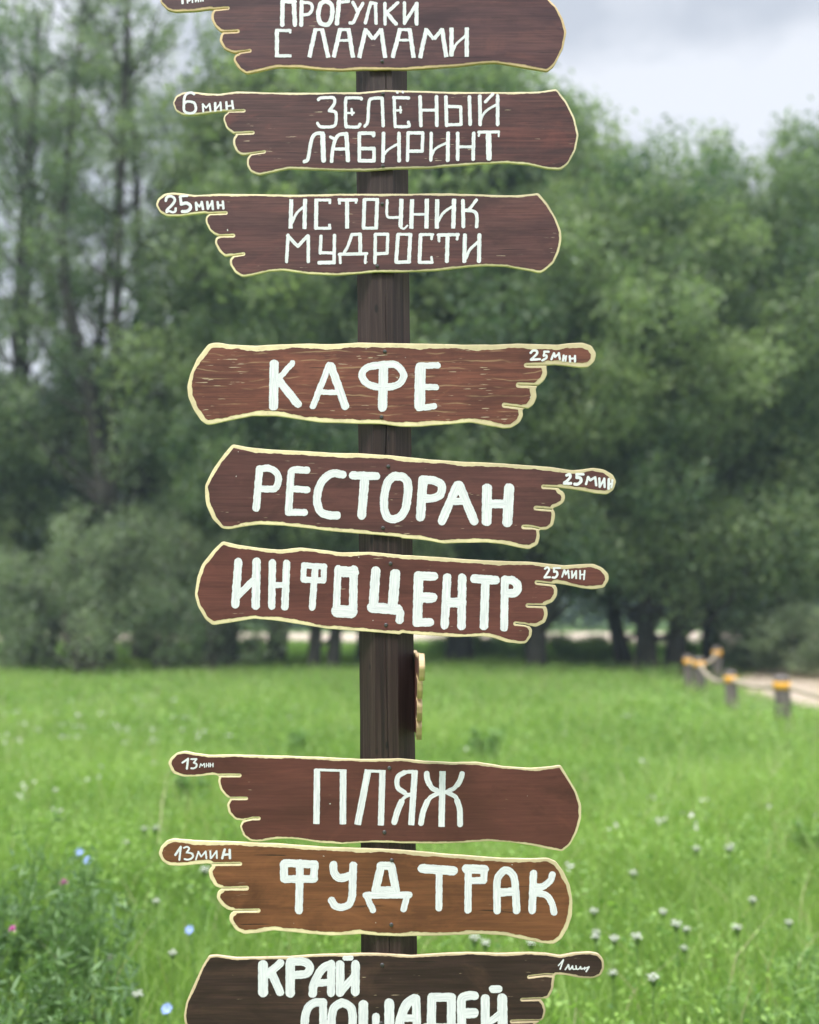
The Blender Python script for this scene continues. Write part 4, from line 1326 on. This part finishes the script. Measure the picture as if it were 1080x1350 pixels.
d1 = weed('leafy weed left of the pointing finger of the ПЛЯЖ board', GD, (gx(262, 7.0), 7.0, 0), 5, 0.42, 0.22, 9, 7, WEEDL, (0.06, 0.02), 'meadow_weed')
copy_tree(d1, (gx(648, 9.0), 9.0, 0), 1.4, 1.1, 'leafy weed above the ПЛЯЖ board, right of the post')
copy_tree(d1, (gx(395, 9.5), 9.5, 0), 2.4, 0.9, 'small leafy weed between the post and the left meadow')
copy_tree(d1, (gx(1072, 5.6), 5.6, 0), 0.7, 0.8, 'leafy weed at the right edge of the meadow')
GL = 'pale leafy weeds in the lower right'
l1 = weed('pale leafy weed in the lower right corner of the picture', GL, (gx(1035, 3.25), 3.25, 0), 6, 0.34, 0.22, 9, 5, WEEDL, (0.10, 0.007), 'pale_weed')
copy_tree(l1, (gx(945, 3.35), 3.35, 0), 2.0, 0.8, 'pale leafy weed at the bottom edge, left of the corner one')
copy_tree(l1, (gx(1075, 3.7), 3.7, 0), 4.0, 0.95, 'pale leafy weed half cut off by the right edge')


def umbel(label, group, px, py, h, rad, seed):
    x, y, _ = on_ground(px, py, h)
    r = np.random.RandomState(seed)
    root = empty('yarrow_plant', (x, y, 0))
    tag(root, label, 'wildflower', group)
    tb = Tubes()
    limb(tb, r, (0.02, 0.01, -0.02), (0, 0, h - 0.03), 0.0028, 0.002, 0.03, 5, 0.05, 5)
    V, F = [], []
    for k in range(22):
        a = k * 2.39996; q = rad * math.sqrt((k + 0.5) / 22)
        c = np.array([q * math.cos(a), q * math.sin(a), h + 0.006 * math.cos(k) - 0.10 * q * q / rad])
        tb.add([(0, 0, h - 0.035), (c[0], c[1], c[2] - 0.003)], [0.0011, 0.0008], 4, cap=False)
        b0 = len(V)
        rr = rad * 0.19
        V.append(tuple(c + (0, 0, rr * 0.2)))
        for j in range(7):
            V.append((c[0] + rr * math.cos(j * 0.8976), c[1] + rr * math.sin(j * 0.8976), c[2] + 0.001 * (j % 2)))
        V.append(tuple(c - (0, 0, rr * 0.3)))
        for j in range(7):
            F.append((b0, b0 + 1 + j, b0 + 1 + (j + 1) % 7)); F.append((b0 + 8, b0 + 1 + (j + 1) % 7, b0 + 1 + j))
    st = tb.build('stem', STEM, root)
    a = st.data.attributes.new('tone', 'FLOAT', 'POINT')
    a.data.foreach_set('value', np.full(len(st.data.vertices), 0.5, np.float32))
    mesh_obj('flower_head', V, F, YARROW, root)
    return root


UM = [(783, 1200), (786, 1215), (785, 1229), (810, 1240), (840, 1246), (892, 1238), (901, 1230), (905, 1214), (874, 1199), (835, 1155), (961, 1129), (919, 1136),
      (808, 1264), (965, 1108), (992, 1186), (640, 1252), (626, 1254), (654, 1255), (146, 1247), (182, 1304), (100, 1241), (190, 1100), (205, 1105), (167, 1097), (206, 1178), 
      (700, 1240), (972, 1228), (862, 1305), (270, 1165), (228, 1239), (1040, 1208)]
proto = None
for i, (px, py) in enumerate(UM):
    hh = 0.34
    x, y, _ = on_ground(px, py, hh)
    if proto is None:
        proto = umbel('white flat topped wildflower standing in the grass', 'white yarrow flowers in the meadow', px, py, hh, 0.0175, 3)
    else:
        copy_tree(proto, (x, y, 0), i * 1.3, 0.82 + 0.4 * ((i * 37) % 17) / 17, 'white flat topped wildflower standing in the grass')

# far white flowers, dozens in loose drifts: uncountable
r = np.random.RandomState(9)
Cw = []
for (px, py, n, sp) in [(85, 945, 26, 1.2), (30, 975, 14, .5), (150, 945, 16, 1.0), (225, 955, 8, .4), (150, 1010, 4, .3), (55, 1050, 5, .3), (105, 1025, 4, .3), (800, 1090, 8, .3), (700, 990, 5, .8), (930, 1060, 6, .3)]:
    x, y, _ = on_ground(px, py, 0.3)
    k = np.stack([x + r.randn(n) * sp, y + r.randn(n) * sp * 1.6, r.uniform(.22, .36, n)], 1)
    Cw.append(k)
C = np.concatenate(Cw)
C = np.repeat(C, 5, 0) + r.randn(len(C) * 5, 3) * np.array([0.022, 0.022, 0.008])
tag(link_mesh('distant_white_flowers', quads_mesh('distant_white_flowers', leaf_quads(C, r, 0.026, 0.022), YARROW)), kind='stuff')


def disc_flower(name, label, group, px, py, h, rad, mat, petals, fat):
    x, y, _ = on_ground(px, py, h)
    r = np.random.RandomState(int(px))
    root = empty(name, (x, y, 0))
    tag(root, label, 'wildflower', group)
    tb = Tubes()
    limb(tb, r, (0.05, 0.02, -0.02), (0, 0, h), 0.003, 0.002, 0.04, 6, 0.06, 5)
    st = tb.build('stem', STEM, root)
    a = st.data.attributes.new('tone', 'FLOAT', 'POINT')
    a.data.foreach_set('value', np.full(len(st.data.vertices), 0.5, np.float32))
    V, F = [], []
    for k in range(petals):
        an = 2 * math.pi * k / petals + r.uniform(-.1, .1)
        el = r.uniform(-0.1, 0.5) if not fat else r.uniform(-0.3, 1.5)
        d = Vector((math.cos(an) * math.cos(el), math.sin(an) * math.cos(el), math.sin(el)))
        s_ = Vector((-math.sin(an), math.cos(an), 0)) * rad * (0.13 if not fat else 0.12)
        if not fat:                                 # the open head leans south, towards the light
            ca, sa = math.cos(0.9), math.sin(0.9)
            d = Vector((d.x, d.y * ca - d.z * sa, d.y * sa + d.z * ca)); s_ = Vector((s_.x, s_.y * ca, s_.y * sa))
        q = Vector((0, 0, h))
        b0 = len(V)
        for p in (q - s_ * .3, q + d * rad * .6 - s_, q + d * rad, q + d * rad * .6 + s_, q + s_ * .3):
            V.append(tuple(p))
        F.append((b0, b0 + 1, b0 + 2, b0 + 3, b0 + 4))
    fh = mesh_obj('flower_head', V, F, mat, root)
    return root


GB = 'blue chicory flowers in the meadow'
disc_flower('chicory_flower', 'upper blue flower of the close pair on the left', GB, 105, 1123, 0.46, 0.021, BLUE, 13, False)
disc_flower('chicory_flower', 'lower blue flower of the close pair on the left', GB, 116, 1134, 0.45, 0.021, BLUE, 13, False)
disc_flower('chicory_flower', 'single blue flower below the ФУД ТРАК finger', GB, 250, 1226, 0.42, 0.019, BLUE, 13, False)
disc_flower('chicory_flower', 'blue flower low in the grass left of the lowest board', GB, 220, 1330, 0.42, 0.019, BLUE, 13, False)
disc_flower('thistle_flower', 'bright pink thistle head above the dark weeds', 'pink thistle heads', 84, 1164, 0.52, 0.018, PINK, 40, True)
disc_flower('thistle_flower', 'dull pink thistle head near the left edge', 'pink thistle heads', 16, 1226, 0.50, 0.016, PINK, 40, True)

# ------------------------------------------------------------------ air
bmh = bmesh.new()
bmesh.ops.create_cube(bmh, size=1.0)
hm = bpy.data.meshes.new('haze'); bmh.to_mesh(hm); bmh.free()
hz = bpy.data.objects.new('haze', hm); col.objects.link(hz)
hz.scale = (380, 760, 31); hz.location = (0, 322, 14.5)
tag(hz, kind='stuff')
m = bpy.data.materials.new('haze_air'); m.use_nodes = True
ns, ls = m.node_tree.nodes, m.node_tree.links
ns.clear()
out = ns.new('ShaderNodeOutputMaterial')
pv = ns.new('ShaderNodeVolumePrincipled')
pv.inputs['Color'].default_value = (0.70, 0.88, 1.0, 1)
pv.inputs['Density'].default_value = 0.0013
ls.new(pv.outputs[0], out.inputs['Volume'])
hm.materials.append(m)
